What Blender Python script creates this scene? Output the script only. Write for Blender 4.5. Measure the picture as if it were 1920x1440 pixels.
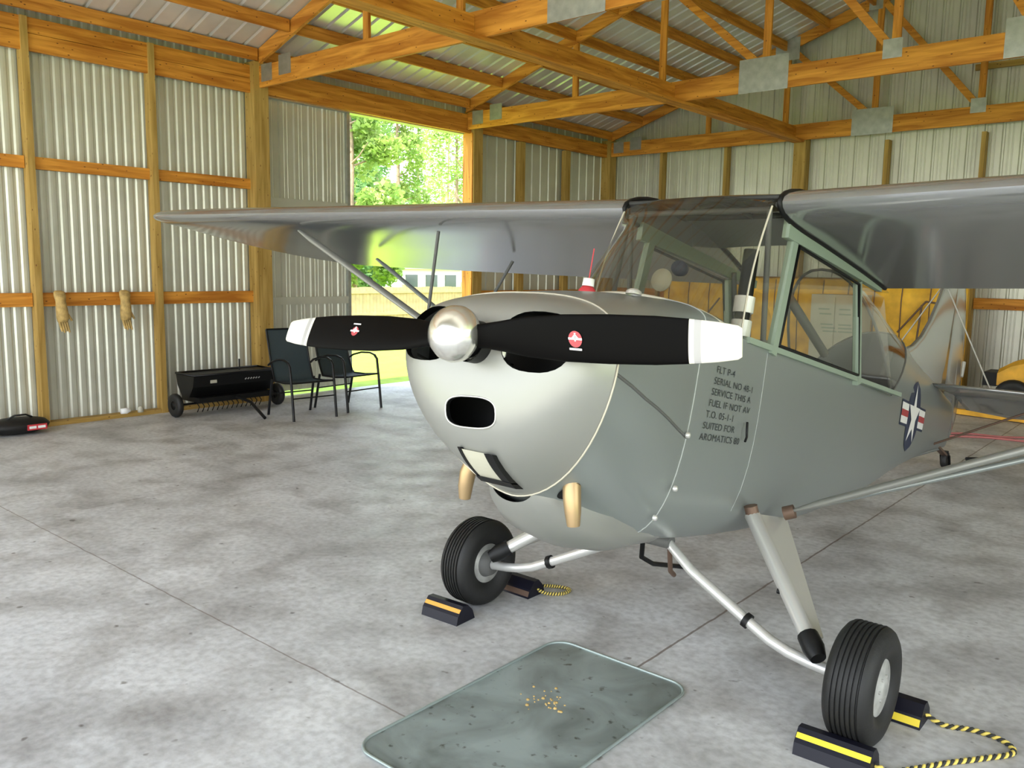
import bpy, math, random
from mathutils import Vector, Matrix
R = math.radians
for o in list(bpy.data.objects): bpy.data.objects.remove(o)
S = bpy.context.scene
C = S.collection

# ------------------------------------------------------------ camera
CH = 1.6937
FWD = Vector((-0.64456654, 0.7528755, -0.13308815))
cam_d = bpy.data.cameras.new('camera'); cam = bpy.data.objects.new('camera', cam_d); C.objects.link(cam)
cam_d.sensor_width = 36; cam_d.lens = 1585.23 / 1920 * 36; cam_d.clip_start = .05; cam_d.clip_end = 400
fz = -FWD.normalized()
rx = Vector((0.75820413, 0.65183719, 0.01532246)); rx = (rx - rx.dot(fz) * fz).normalized()
uy = fz.cross(rx)
m = Matrix((rx, uy, fz)).transposed().to_4x4(); m.translation = (0, 0, CH)
cam.matrix_world = m
S.camera = cam
# ------------------------------------------------------------ world, sun, exposure
S.view_settings.view_transform = 'Standard'; S.view_settings.look = 'None'
S.view_settings.gamma = 1; S.view_settings.use_curve_mapping = False
S.view_settings.exposure = 1.75
W = bpy.data.worlds.new('sky'); S.world = W; W.use_nodes = True
nt = W.node_tree; nt.nodes.clear()
bg = nt.nodes.new('ShaderNodeBackground'); out = nt.nodes.new('ShaderNodeOutputWorld')
tc = nt.nodes.new('ShaderNodeTexCoord'); sp = nt.nodes.new('ShaderNodeSeparateXYZ'); cr = nt.nodes.new('ShaderNodeValToRGB')
cr.color_ramp.elements[0].position = 0; cr.color_ramp.elements[0].color = (1, 1, .97, 1)
cr.color_ramp.elements[1].position = .7; cr.color_ramp.elements[1].color = (.60, .76, 1, 1)
nt.links.new(tc.outputs['Generated'], sp.inputs[0]); nt.links.new(sp.outputs['Z'], cr.inputs[0])
nt.links.new(cr.outputs[0], bg.inputs[0]); bg.inputs[1].default_value = 1.5
nt.links.new(bg.outputs[0], out.inputs[0])
sun_d = bpy.data.lights.new('sun', 'SUN'); sun_d.energy = 4.4; sun_d.angle = R(1.5); sun_d.color = (1, .93, .78)
sun = bpy.data.objects.new('sun', sun_d); C.objects.link(sun)
sd = Vector((.12, -.42, 1)).normalized()          # direction towards the sun
sun.rotation_euler = sd.to_track_quat('Z', 'Y').to_euler()
def portal(name, loc, nrm, sx, sy):
    d = bpy.data.lights.new(name, 'AREA'); d.shape = 'RECTANGLE'; d.size = sx; d.size_y = sy
    d.energy = 1; d.cycles.is_portal = True
    o = bpy.data.objects.new(name, d); C.objects.link(o)
    o.location = loc; o.rotation_euler = (-Vector(nrm)).to_track_quat('Z', 'Y').to_euler()
FRONT = -2.2; RIGHT = 5.9; LEFTX = -9.35; BACK = 13.73; EAVE = 4.12; RIDGE = -1.72; SL = 1 / 3.
portal('front_opening', (-1.7, FRONT, 2.0), (0, 1, 0), 15, 4.0)
portal('side_opening', (LEFTX - .1, 8.7, 1.9), (1, 0, 0), 2.1, 3.8)
portal('right_opening', (RIGHT + .1, 3.0, 1.9), (-1, 0, 0), 7, 3.8)

# ------------------------------------------------------------ materials
def mat(name, col, rough=.6, metal=0., bump=0., bscale=40., var=0., vscale=6., coat=0., spec=.5):
    m = bpy.data.materials.new(name); m.use_nodes = True; n = m.node_tree; b = n.nodes['Principled BSDF']
    b.inputs['Roughness'].default_value = rough; b.inputs['Metallic'].default_value = metal
    b.inputs['Specular IOR Level'].default_value = spec
    b.inputs['Coat Weight'].default_value = coat; b.inputs['Coat Roughness'].default_value = .15
    c = (*col, 1); b.inputs['Base Color'].default_value = c
    tcn = n.nodes.new('ShaderNodeTexCoord')
    if var:
        ns = n.nodes.new('ShaderNodeTexNoise'); ns.inputs['Scale'].default_value = vscale; ns.inputs['Detail'].default_value = 5
        rp = n.nodes.new('ShaderNodeValToRGB')
        rp.color_ramp.elements[0].position = .3; rp.color_ramp.elements[1].position = .7
        rp.color_ramp.elements[0].color = (*[x * (1 - var) for x in col], 1); rp.color_ramp.elements[1].color = (*[min(1, x * (1 + var)) for x in col], 1)
        n.links.new(tcn.outputs['Object'], ns.inputs['Vector']); n.links.new(ns.outputs[0], rp.inputs[0]); n.links.new(rp.outputs[0], b.inputs['Base Color'])
    if bump:
        nb = n.nodes.new('ShaderNodeTexNoise'); nb.inputs['Scale'].default_value = bscale; nb.inputs['Detail'].default_value = 4
        bp = n.nodes.new('ShaderNodeBump'); bp.inputs['Strength'].default_value = bump; bp.inputs['Distance'].default_value = .01
        n.links.new(tcn.outputs['Object'], nb.inputs['Vector']); n.links.new(nb.outputs[0], bp.inputs['Height']); n.links.new(bp.outputs[0], b.inputs['Normal'])
    return m
def wood(name, axis, c1, c2, knot=(.10, .03, .01)):
    m = bpy.data.materials.new(name); m.use_nodes = True; n = m.node_tree; b = n.nodes['Principled BSDF']
    b.inputs['Roughness'].default_value = .62; b.inputs['Specular IOR Level'].default_value = .3
    t = n.nodes.new('ShaderNodeTexCoord'); mp = n.nodes.new('ShaderNodeMapping')
    sc = [9, 9, 9]; sc[axis] = .7; mp.inputs['Scale'].default_value = sc
    ns = n.nodes.new('ShaderNodeTexNoise'); ns.inputs['Scale'].default_value = 2.2; ns.inputs['Detail'].default_value = 6; ns.inputs['Distortion'].default_value = .6
    rp = n.nodes.new('ShaderNodeValToRGB'); rp.color_ramp.elements[0].position = .34; rp.color_ramp.elements[1].position = .66
    rp.color_ramp.elements[0].color = (*c1, 1); rp.color_ramp.elements[1].color = (*c2, 1)
    vo = n.nodes.new('ShaderNodeTexVoronoi'); mp2 = n.nodes.new('ShaderNodeMapping'); s2 = [4.2, 4.2, 4.2]; s2[axis] = 1.9; mp2.inputs['Scale'].default_value = s2
    vo.inputs['Randomness'].default_value = 1
    r2 = n.nodes.new('ShaderNodeValToRGB'); r2.color_ramp.elements[0].position = .07; r2.color_ramp.elements[0].color = (1, 1, 1, 1)
    r2.color_ramp.elements[1].position = .13; r2.color_ramp.elements[1].color = (0, 0, 0, 1)
    mx = n.nodes.new('ShaderNodeMixRGB'); mx.inputs[2].default_value = (*knot, 1)
    L = n.links.new
    L(t.outputs['Object'], mp.inputs[0]); L(mp.outputs[0], ns.inputs[0]); L(ns.outputs[0], rp.inputs[0])
    L(t.outputs['Object'], mp2.inputs[0]); L(mp2.outputs[0], vo.inputs[0]); L(vo.outputs[0], r2.inputs[0])
    L(r2.outputs[0], mx.inputs[0]); L(rp.outputs[0], mx.inputs[1]); L(mx.outputs[0], b.inputs['Base Color'])
    return m
def glassmat(name, tint, gloss=.06):
    m = bpy.data.materials.new(name); m.use_nodes = True; n = m.node_tree; n.nodes.clear()
    o = n.nodes.new('ShaderNodeOutputMaterial'); tr = n.nodes.new('ShaderNodeBsdfTransparent'); gl = n.nodes.new('ShaderNodeBsdfGlossy')
    df = n.nodes.new('ShaderNodeBsdfDiffuse'); df.inputs[0].default_value = (.5, .5, .45, 1)
    gl.inputs['Roughness'].default_value = .06; gl.inputs[0].default_value = (1, 1, 1, 1)
    tr.inputs[0].default_value = (*tint, 1); fr = n.nodes.new('ShaderNodeFresnel'); ge = n.nodes.new('ShaderNodeNewGeometry'); io = n.nodes.new('ShaderNodeMapRange'); io.inputs[3].default_value = 1.42; io.inputs[4].default_value = 1/1.42; n.links.new(ge.outputs['Backfacing'], io.inputs[0]); n.links.new(io.outputs[0], fr.inputs[0])
    m1 = n.nodes.new('ShaderNodeMixShader'); m2 = n.nodes.new('ShaderNodeMixShader'); m1.inputs[0].default_value = gloss
    L = n.links.new
    L(tr.outputs[0], m1.inputs[1]); L(df.outputs[0], m1.inputs[2]); L(fr.outputs[0], m2.inputs[0]); L(m1.outputs[0], m2.inputs[1]); L(gl.outputs[0], m2.inputs[2]); L(m2.outputs[0], o.inputs[0])
    return m
OR1, OR2 = (.42, .145, .014), (.74, .33, .05)
OL1, OL2 = (.33, .20, .045), (.52, .34, .10)
M = {
 'wx': wood('pine_x', 0, OR1, OR2), 'wy': wood('pine_y', 1, OR1, OR2), 'wz': wood('pine_z', 2, OR1, OR2),
 'pz': wood('treated_pine_z', 2, OL1, OL2, (.14, .05, .02)), 'py': wood('treated_pine_y', 1, OL1, OL2), 'px': wood('treated_pine_x', 0, OL1, OL2),
 'plate': mat('galvanised_plate', (.42, .44, .42), .45, .7, .1, 60, .15, 12),
 'metalwall': mat('galvalume_wall', (.60, .605, .52), .38, .38, .04, 8, .06, 3),
 'roofmetal': mat('galvalume_roof', (.72, .73, .70), .28, .42, .05, 6, .08, 3),
 'silver': mat('silver_paint', (.29, .29, .265), .37, .35, .015, 3),
 'silverside': mat('grey_silver_dope', (.29, .315, .305), .30, .45, .02, 4),
 'wing': mat('silver_wing_dope', (.40, .40, .40), .15, .7, .02, 3),
 'alu': mat('bare_aluminium', (.60, .59, .56), .32, .5),
 'spin': mat('spinner_metal', (.82, .80, .74), .22, .9),
 'blade': mat('black_blade', (.0018, .0015, .0013), .55, 0, 0, 0, 0, 0, .0, .06),
 'tip': mat('cream_tip', (.62, .60, .50), .5), 'grey': mat('grey_band', (.35, .34, .33), .4),
 'black': mat('black_parts', (.004, .004, .004), .5, spec=.3), 'dark': mat('dark_interior', (.03, .03, .028), .7),
 'rubber': mat('tyre_rubber', (.009, .0088, .008), .6, 0, .1, 90), 'seam': mat('seam_dark', (.10, .10, .095), .6),
 'seaml': mat('seam_light', (.52, .48, .38), .5), 'seamg': mat('seam_grey', (.34, .355, .34), .45), 'hub': mat('wheel_hub_silver', (.40, .40, .375), .5, .2, .1, 30, .25, 18),
 'brass': mat('tan_exhaust', (.42, .29, .15), .36, .6), 'green': mat('frame_green', (.27, .33, .26), .45),
 'brown': mat('fitting_bronze', (.16, .10, .07), .5, .4), 'yellow': mat('yellow_stripe', (.88, .68, .04), .5),
 'ropey': mat('rope_yellow', (.75, .58, .12), .8), 'ropek': mat('rope_black', (.03, .03, .025), .8),
 'chock': mat('chock_black', (.004, .004, .011), .45, spec=.35), 'orange': mat('orange_stripe', (.75, .36, .06), .5),
 'sling': mat('blue_grey_sling', (.030, .047, .056), .7, 0, .2, 200), 'frame': mat('black_frame', (.005, .005, .006), .4, spec=.35),
 'ymach': mat('machine_yellow', (.80, .42, .03), .5, 0, .1, 10, .25, 5), 'yfab': mat('yellow_fabric', (.82, .44, .03), .6, 0, .25, 9, .3, 4),
 'cream': mat('cream_paint', (.50, .48, .38), .5, 0, 0, 0, .08, 5), 'white': mat('white_plastic', (.85, .85, .83), .5),
 'red': mat('red_plastic', (.55, .04, .05), .5), 'hose': mat('pink_red_hose', (.48, .16, .15), .6),
 'ins_blue': mat('insignia_blue', (.02, .03, .07), .5), 'ins_white': mat('insignia_white', (.82, .80, .78), .5), 'ins_red': mat('insignia_red', (.40, .05, .06), .5),
 'tan': mat('tan_leather', (.50, .34, .12), .75, 0, .3, 40, .3, 20), 'seat': mat('seat_cloth', (.20, .21, .17), .8),
 'glass': glassmat('dusty_plexiglass', (.84, .84, .79), .012), 'windglass': glassmat('dusty_shade_tint_windshield', (.62, .60, .54), .035), 'roofglass': glassmat('shade_tint_skylight', (.05, .042, .03), .05),  # windshield and skylight tints darkened to imitate a dim cabin
 'grass': mat('grass', (.25, .36, .018), .9, 0, .5, 60, .25, 2.5), 'gravel': mat('apron_concrete', (.55, .54, .50), .85, 0, 0, 0, .1, 1),
 'fence': mat('fence_board', (.38, .27, .15), .8, 0, 0, 0, .15, 6), 'bark': mat('bark', (.28, .20, .14), .9, 0, .5, 20, .3, 8),
 'house': mat('white_siding', (.85, .85, .82), .6), 'houseroof': mat('grey_shingles', (.25, .25, .26), .8),
 'plastic': mat('bag_black', (.004, .004, .004), .6, 0, .3, 30), 'windowdark': mat('house_window', (.08, .1, .12), .1),
}
def leafmat(name, c1, c2):
    m = bpy.data.materials.new(name); m.use_nodes = True; n = m.node_tree; b = n.nodes['Principled BSDF']
    b.inputs['Roughness'].default_value = .6
    t = n.nodes.new('ShaderNodeTexCoord'); ns = n.nodes.new('ShaderNodeTexNoise'); ns.inputs['Scale'].default_value = .8; ns.inputs['Detail'].default_value = 6
    rp = n.nodes.new('ShaderNodeValToRGB'); rp.color_ramp.elements[0].position = .35; rp.color_ramp.elements[1].position = .65
    rp.color_ramp.elements[0].color = (*c1, 1); rp.color_ramp.elements[1].color = (*c2, 1)
    tl = n.nodes.new('ShaderNodeBsdfTranslucent'); mx = n.nodes.new('ShaderNodeMixShader'); mx.inputs[0].default_value = .45
    L = n.links.new; o = n.nodes['Material Output']
    L(t.outputs['Object'], ns.inputs[0]); L(ns.outputs[0], rp.inputs[0]); L(rp.outputs[0], b.inputs['Base Color']); L(rp.outputs[0], tl.inputs[0])
    L(b.outputs[0], mx.inputs[1]); L(tl.outputs[0], mx.inputs[2]); L(mx.outputs[0], o.inputs['Surface'])
    return m
M['leaf1'] = leafmat('leaf_bright', (.20, .34, .07), (.46, .56, .17)); M['leaf2'] = leafmat('leaf_mid', (.10, .24, .07), (.28, .42, .14))

def floor_material():
    m = bpy.data.materials.new('stained_concrete'); m.use_nodes = True; n = m.node_tree; b = n.nodes['Principled BSDF']; L = n.links.new
    t = n.nodes.new('ShaderNodeTexCoord')
    def noise(s, d=6, dist=0.):
        x = n.nodes.new('ShaderNodeTexNoise'); x.inputs['Scale'].default_value = s; x.inputs['Detail'].default_value = d; x.inputs['Distortion'].default_value = dist
        L(t.outputs['Object'], x.inputs[0]); return x
    def ramp(src, p0, c0, p1, c1):
        r = n.nodes.new('ShaderNodeValToRGB'); r.color_ramp.elements[0].position = p0; r.color_ramp.elements[1].position = p1
        r.color_ramp.elements[0].color = c0; r.color_ramp.elements[1].color = c1; L(src.outputs[0], r.inputs[0]); return r
    def mul(a, b_, f=1.):
        x = n.nodes.new('ShaderNodeMixRGB'); x.blend_type = 'MULTIPLY'; x.inputs[0].default_value = f; L(a.outputs[0], x.inputs[1]); L(b_.outputs[0], x.inputs[2]); return x
    base = ramp(noise(.9, 8, .8), .32, (.47, .462, .455, 1), .68, (.67, .665, .66, 1))
    blot = ramp(noise(2.6, 8, .4), .30, (.62, .60, .58, 1), .56, (1, 1, 1, 1))
    fine = ramp(noise(26, 6), .30, (.80, .79, .78, 1), .62, (1.08, 1.08, 1.08, 1))
    spots = ramp(noise(14, 2), .24, (.45, .42, .4, 1), .31, (1, 1, 1, 1))
    c = mul(mul(mul(base, blot), fine), spots)
    sx = n.nodes.new('ShaderNodeSeparateXYZ'); L(t.outputs['Object'], sx.inputs[0])
    def joint(axis, pos, w=.006):
        a = n.nodes.new('ShaderNodeMath'); a.operation = 'SUBTRACT'; L(sx.outputs[axis], a.inputs[0]); a.inputs[1].default_value = pos
        # slight wobble
        nz = noise(9, 2); k = n.nodes.new('ShaderNodeMath'); k.operation = 'MULTIPLY_ADD'; L(nz.outputs[0], k.inputs[0]); k.inputs[1].default_value = .014; L(a.outputs[0], k.inputs[2])
        s_ = n.nodes.new('ShaderNodeMath'); s_.operation = 'SUBTRACT'; L(k.outputs[0], s_.inputs[0]); s_.inputs[1].default_value = .007
        d = n.nodes.new('ShaderNodeMath'); d.operation = 'ABSOLUTE'; L(s_.outputs[0], d.inputs[0])
        e = n.nodes.new('ShaderNodeMath'); e.operation = 'LESS_THAN'; L(d.outputs[0], e.inputs[0]); e.inputs[1].default_value = w; return e
    cur = c
    for ax, pos, w, k in (('X', -1.827, .006, .75), ('Y', 2.046, .004, .6), ('X', -5.97, .004, .4), ('Y', 6.16, .004, .4), ('Y', 10.2, .004, .4), ('X', 2.3, .004, .4)):
        j = joint(ax, pos, w); x = n.nodes.new('ShaderNodeMixRGB'); x.inputs[2].default_value = (.13, .085, .06, 1)
        f = n.nodes.new('ShaderNodeMath'); f.operation = 'MULTIPLY'; f.inputs[1].default_value = k; L(j.outputs[0], f.inputs[0]); L(f.outputs[0], x.inputs[0]); L(cur.outputs[0], x.inputs[1]); cur = x
    L(cur.outputs[0], b.inputs['Base Color'])
    rr = ramp(noise(3, 5), .3, (.38, .38, .38, 1), .7, (.6, .6, .6, 1)); L(rr.outputs[0], b.inputs['Roughness'])
    b.inputs['Specular IOR Level'].default_value = .45
    bp = n.nodes.new('ShaderNodeBump'); bp.inputs['Strength'].default_value = .12; bp.inputs['Distance'].default_value = .01; L(noise(30, 5).outputs[0], bp.inputs['Height']); L(bp.outputs[0], b.inputs['Normal'])
    return m
def mat_material():
    m = bpy.data.materials.new('green_grey_sheet'); m.use_nodes = True; n = m.node_tree; b = n.nodes['Principled BSDF']; L = n.links.new
    t = n.nodes.new('ShaderNodeTexCoord'); b.inputs['Roughness'].default_value = .28; b.inputs['Metallic'].default_value = .15
    a = n.nodes.new('ShaderNodeTexNoise'); a.inputs['Scale'].default_value = 3.2; a.inputs['Detail'].default_value = 8; a.inputs['Distortion'].default_value = .7
    r = n.nodes.new('ShaderNodeValToRGB'); e = r.color_ramp.elements; e[0].position = .30; e[0].color = (.14, .155, .14, 1); e[1].position = .62; e[1].color = (.34, .39, .37, 1)
    v = n.nodes.new('ShaderNodeTexNoise'); v.inputs['Scale'].default_value = 22; v.inputs['Detail'].default_value = 3
    r2 = n.nodes.new('ShaderNodeValToRGB'); r2.color_ramp.elements[0].position = .27; r2.color_ramp.elements[0].color = (.3, .26, .22, 1); r2.color_ramp.elements[1].position = .36; r2.color_ramp.elements[1].color = (1, 1, 1, 1)
    x = n.nodes.new('ShaderNodeMixRGB'); x.blend_type = 'MULTIPLY'; x.inputs[0].default_value = 1
    L(t.outputs['Object'], a.inputs[0]); L(a.outputs[0], r.inputs[0]); L(t.outputs['Object'], v.inputs[0]); L(v.outputs[0], r2.inputs[0]); L(r.outputs[0], x.inputs[1]); L(r2.outputs[0], x.inputs[2]); L(x.outputs[0], b.inputs['Base Color'])
    return m

# ------------------------------------------------------------ mesh helpers
class MB:
    def __init__(s): s.v = []; s.f = []; s.mi = []; s.sm = []
    def add(s, vs, fs, mi=0, smooth=False):
        k = len(s.v); s.v += [tuple(a) for a in vs]; s.f += [tuple(i + k for i in f) for f in fs]
        s.mi += [mi] * len(fs); s.sm += [smooth] * len(fs); return s
    def box(s, lo, hi, mi=0):
        x0, y0, z0 = lo; x1, y1, z1 = hi
        return s.add([(x0,y0,z0),(x1,y0,z0),(x1,y1,z0),(x0,y1,z0),(x0,y0,z1),(x1,y0,z1),(x1,y1,z1),(x0,y1,z1)],
                     [(0,3,2,1),(4,5,6,7),(0,1,5,4),(1,2,6,5),(2,3,7,6),(3,0,4,7)], mi)
    def beam(s, p, q, w, h, up=(0, 0, 1), mi=0, w2=None, h2=None):
        p, q = Vector(p), Vector(q); d = (q - p).normalized(); up = Vector(up)
        a = d.cross(up)
        if a.length < 1e-4: a = d.cross(Vector((0, 1, 0)))
        a.normalize(); b = a.cross(d).normalized(); vs = []
        for c, ww, hh in ((p, w, h), (q, w2 or w, h2 or h)):
            vs += [c - a*ww/2 - b*hh/2, c + a*ww/2 - b*hh/2, c + a*ww/2 + b*hh/2, c - a*ww/2 + b*hh/2]
        return s.add(vs, [(0,1,2,3),(7,6,5,4),(0,4,5,1),(1,5,6,2),(2,6,7,3),(3,7,4,0)], mi)
    def tube(s, path, r, seg=10, mi=0, caps=True, flat=1.):
        path = [Vector(p) for p in path]; n = len(path)
        rs = r if isinstance(r, (list, tuple)) else [r] * n
        vs = []; fs = []; prev = None
        for i, p in enumerate(path):
            d = (path[min(i+1, n-1)] - path[max(i-1, 0)]).normalized()
            if prev is None:
                a = d.cross(Vector((0, 0, 1)))
                if a.length < .05: a = d.cross(Vector((0, 1, 0)))
            else: a = prev - prev.dot(d) * d
            a.normalize(); prev = a; b = a.cross(d)
            for k in range(seg):
                t = 2*math.pi*k/seg; vs.append(p + a*math.cos(t)*rs[i] + b*math.sin(t)*rs[i]*flat)
        for i in range(n-1):
            for k in range(seg):
                k2 = (k+1) % seg; fs.append((i*seg+k, i*seg+k2, (i+1)*seg+k2, (i+1)*seg+k))
        s.add(vs, fs, mi, True)
        if caps: s.add(vs[:seg], [tuple(range(seg))[::-1]], mi); s.add(vs[-seg:], [tuple(range(seg))], mi)
        return s
    def lathe(s, prof, org, axis, seg=40, mi=0, mis=None):
        # prof: (along axis, radius)
        o = Vector(org); ax = Vector(axis).normalized(); a = ax.cross(Vector((0, 0, 1)))
        if a.length < .05: a = ax.cross(Vector((0, 1, 0)))
        a.normalize(); b = ax.cross(a); vs = []
        for t, r in prof:
            for k in range(seg):
                th = 2*math.pi*k/seg; vs.append(o + ax*t + (a*math.cos(th) + b*math.sin(th))*r)
        for i in range(len(prof)-1):
            fs = [(i*seg+k, i*seg+(k+1) % seg, (i+1)*seg+(k+1) % seg, (i+1)*seg+k) for k in range(seg)]
            kk = len(s.v) if i == 0 else kk
            if i == 0: s.v += [tuple(v) for v in vs]
            s.f += [tuple(j+kk for j in f) for f in fs]; s.mi += [mis[i] if mis else mi]*seg; s.sm += [True]*seg
        return s
    def loft(s, rings, closed=True, mi=0, caps=False, smooth=True):
        n = len(rings[0]); vs = [p for r in rings for p in r]; fs = []
        for i in range(len(rings)-1):
            for k in range(n if closed else n-1):
                k2 = (k+1) % n; fs.append((i*n+k, i*n+k2, (i+1)*n+k2, (i+1)*n+k))
        s.add(vs, fs, mi, smooth)
        if caps: s.add(rings[0], [tuple(range(n))[::-1]], mi); s.add(rings[-1], [tuple(range(n))], mi)
        return s
LOC = {}
def setp(o, label=None, cat=None, group=None, kind=None):
    if label: o['label'] = label
    if cat: o['category'] = cat
    if group: o['group'] = group
    if kind: o['kind'] = kind
    return o
def build(name, mb, mats, parent=None, world=True, loc=None):
    me = bpy.data.meshes.new(name)
    off = Vector((0, 0, 0))
    if world and parent is not None:
        r = parent
        while r.parent: r = r.parent
        off = LOC.get(r.name, off)
    if loc is not None: off = Vector(loc)
    me.from_pydata([tuple(Vector(v) - off) for v in mb.v], [], mb.f)
    for m_ in (mats if isinstance(mats, (list, tuple)) else [mats]): me.materials.append(M[m_] if isinstance(m_, str) else m_)
    me.polygons.foreach_set('material_index', mb.mi); me.polygons.foreach_set('use_smooth', mb.sm)
    me.update()
    o = bpy.data.objects.new(name, me); C.objects.link(o)
    if loc is not None: o.location = loc
    if parent is not None: o.parent = parent
    return o
def empty(name, loc, label, cat, group=None, rz=0):
    o = bpy.data.objects.new(name, None); C.objects.link(o); o.location = loc; o.rotation_euler = (0, 0, rz)
    o.empty_display_size = .1; LOC[o.name] = Vector(loc); return setp(o, label, cat, group)
def autosmooth(o, ang=40):
    me = o.data; me.polygons.foreach_set('use_smooth', [True]*len(me.polygons))
    try: me.set_sharp_from_angle(angle=R(ang))
    except Exception: pass
def copy_tree(o, parent=None):
    c = o.copy(); C.objects.link(c); c.parent = parent
    for ch in list(o.children): copy_tree(ch, c)
    return c
def struct(name, mb, mats): return setp(build(name, mb, mats), kind='structure')

# ------------------------------------------------------------ setting
fl = MB().add([(LEFTX-.15, FRONT-.3, 0), (RIGHT+.15, FRONT-.3, 0), (RIGHT+.15, BACK+.15, 0), (LEFTX-.15, BACK+.15, 0),
               (LEFTX-.15, FRONT-.3, -.12), (RIGHT+.15, FRONT-.3, -.12), (RIGHT+.15, BACK+.15, -.12), (LEFTX-.15, BACK+.15, -.12)],
              [(0,1,2,3),(4,7,6,5),(0,4,5,1),(1,5,6,2),(2,6,7,3),(3,7,4,0)])
struct('floor', fl, floor_material())
gr = MB()
gr.add([(-90,-40,-.06),(60,-40,-.06),(60,90,-.06),(-90,90,-.06)], [(0,1,2,3)])
setp(build('ground_grass', gr, 'grass'), kind='structure')
setp(build('apron', MB().add([(-12,-14,-.04),(9,-14,-.04),(9,FRONT-.3,-.04),(-12,FRONT-.3,-.04)], [(0,1,2,3)]), 'gravel'), kind='structure')

def corrugated(p0, along, height_fn, base, nrm, length, pitch=.2286, rib=.019, minors=True, top=None, fine=False):
    """vertical ribbed sheet from p0 running along, bottom at base, top by height_fn(s)"""
    p0 = Vector(p0); al = Vector(along); nr = Vector(nrm); prof = []
    s_ = 0
    while fine and s_ < length:
        prof += [(s_, 0), (s_+.024, .001), (s_+.042, .013), (s_+.060, .014), (s_+.078, .001)]; s_ += .1016
    while s_ < length:
        prof += [(s_, 0), (s_+.045, 0), (s_+.058, rib), (s_+.080, rib), (s_+.093, 0)]
        if minors: prof += [(s_+.128, 0), (s_+.134, .0045), (s_+.143, .0045), (s_+.149, 0), (s_+.180, 0), (s_+.186, .0045), (s_+.195, .0045), (s_+.201, 0)]
        s_ += pitch
    prof = [q for q in prof if q[0] <= length] + [(length, 0)]
    m_ = MB(); vs = []
    for s_, d in prof:
        b0 = p0 + al*s_ + nr*d
        vs.append((b0.x, b0.y, base)); vs.append((b0.x, b0.y, height_fn(s_)))
    m_.add(vs, [(2*i, 2*i+2, 2*i+3, 2*i+1) for i in range(len(prof)-1)])
    return m_
XS = LEFTX - .13       # plane of the left metal sheet
Y2, Y3 = 6.154, 9.816
def stack(*ms):
    r = MB()
    for a in ms: r.v, k = r.v + a.v, len(r.v); r.f += [tuple(i+k for i in f) for f in a.f]; r.mi += a.mi; r.sm += a.sm
    return r
lw = stack(corrugated((XS, FRONT, 0), (0,1,0), lambda s: EAVE+.12, -.03, (-1,0,0), Y2-FRONT-.02, fine=True),
           corrugated((XS, Y3+.02, 0), (0,1,0), lambda s: EAVE+.12, -.03, (-1,0,0), BACK-Y3+.1, .2286, .022, False),
           corrugated((XS, Y2-.02, 0), (0,1,0), lambda s: EAVE+.12, 3.95, (-1,0,0), Y3-Y2+.04))
struct('wall_left', lw, 'metalwall')
roofz = lambda x: EAVE + .16 + SL*(x - LEFTX) if x < RIDGE else EAVE + .16 + SL*(2*RIDGE - x - LEFTX)
struct('wall_back', corrugated((XS, BACK+.14, 0), (1,0,0), lambda s: roofz(XS+s)+.02, -.03, (0,1,0), RIGHT-XS+.1, .2286, .02), 'metalwall')
rw = stack(corrugated((RIGHT+.13, FRONT, 0), (0,1,0), lambda s: EAVE+.12, -.03, (1,0,0), 1.7),
           corrugated((RIGHT+.13, 6.5, 0), (0,1,0), lambda s: EAVE+.12, -.03, (1,0,0), BACK-6.5),
           corrugated((RIGHT+.13, -.5, 0), (0,1,0), lambda s: EAVE+.12, 3.9, (1,0,0), 7))
struct('wall_right', rw, 'metalwall')
struct('wall_front', corrugated((XS, FRONT, 0), (1,0,0), lambda s: roofz(XS+s), 4.05, (0,-1,0), RIGHT-XS), 'metalwall')
def roofside(x0, x1):
    vs = []; prof = []; s_ = FRONT-.3
    while s_ < BACK+.5:
        prof += [(s_, 0), (s_+.09, 0), (s_+.105, .024), (s_+.130, .024), (s_+.145, 0)]; s_ += .2286
    m_ = MB()
    for y_, d in prof: vs += [(x0, y_, roofz(x0)+d), (x1, y_, roofz(x1)+d)]
    m_.add(vs, [(2*i, 2*i+1, 2*i+3, 2*i+2) for i in range(len(prof)-1)]); return m_
struct('ceiling', stack(roofside(XS-.35, RIDGE-.001), roofside(RIDGE+.001, RIGHT+.5)), 'roofmetal')

# studs, posts, girts, header
GW = 'timber studs of the hangar walls'
def stud(name, x, y, w, d, ztop, label, m_='pz', axis='x', grp=GW):
    b_ = MB()
    if axis == 'x': b_.box((x-d, y-w/2, 0), (x, y+w/2, ztop))
    else: b_.box((x-w/2, y, 0), (x+w/2, y+d, ztop))
    return setp(build(name, b_, m_, loc=(x, y, 0)), label, 'wall stud' if name == 'wall_stud' else 'post', grp)
XF = LEFTX + .03
for i, (yy, lb) in enumerate([(3.44, 'pale timber wall stud nearest the left edge, black bag at its foot'),
                              (4.725, 'pale timber wall stud on the left wall beside the black towed cart'),
                              (2.15, 'pale timber wall stud on the left wall just outside the left picture edge')]):
    if i < 2: stud('wall_stud', XF, yy, .065, .13, EAVE-.02, lb)
for yy, lb in [(11.1, 'brown wall stud first to the right of the side doorway post'), (12.36, 'brown wall stud between the side doorway and the far corner')]:
    stud('wall_stud', XF-.02, yy, .13, .10, EAVE-.3, lb, 'pz')
GP = 'square timber posts carrying the roof'
stud('timber_post', XF+.05, Y2-.09, .2, .2, EAVE+.02, 'thick knotty timber post left of the side doorway', 'pz', 'x', GP)
stud('timber_post', XF+.05, Y3+.12, .2, .2, EAVE+.02, 'thick timber post right of the side doorway, sunlit edge', 'pz', 'x', GP)
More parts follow.
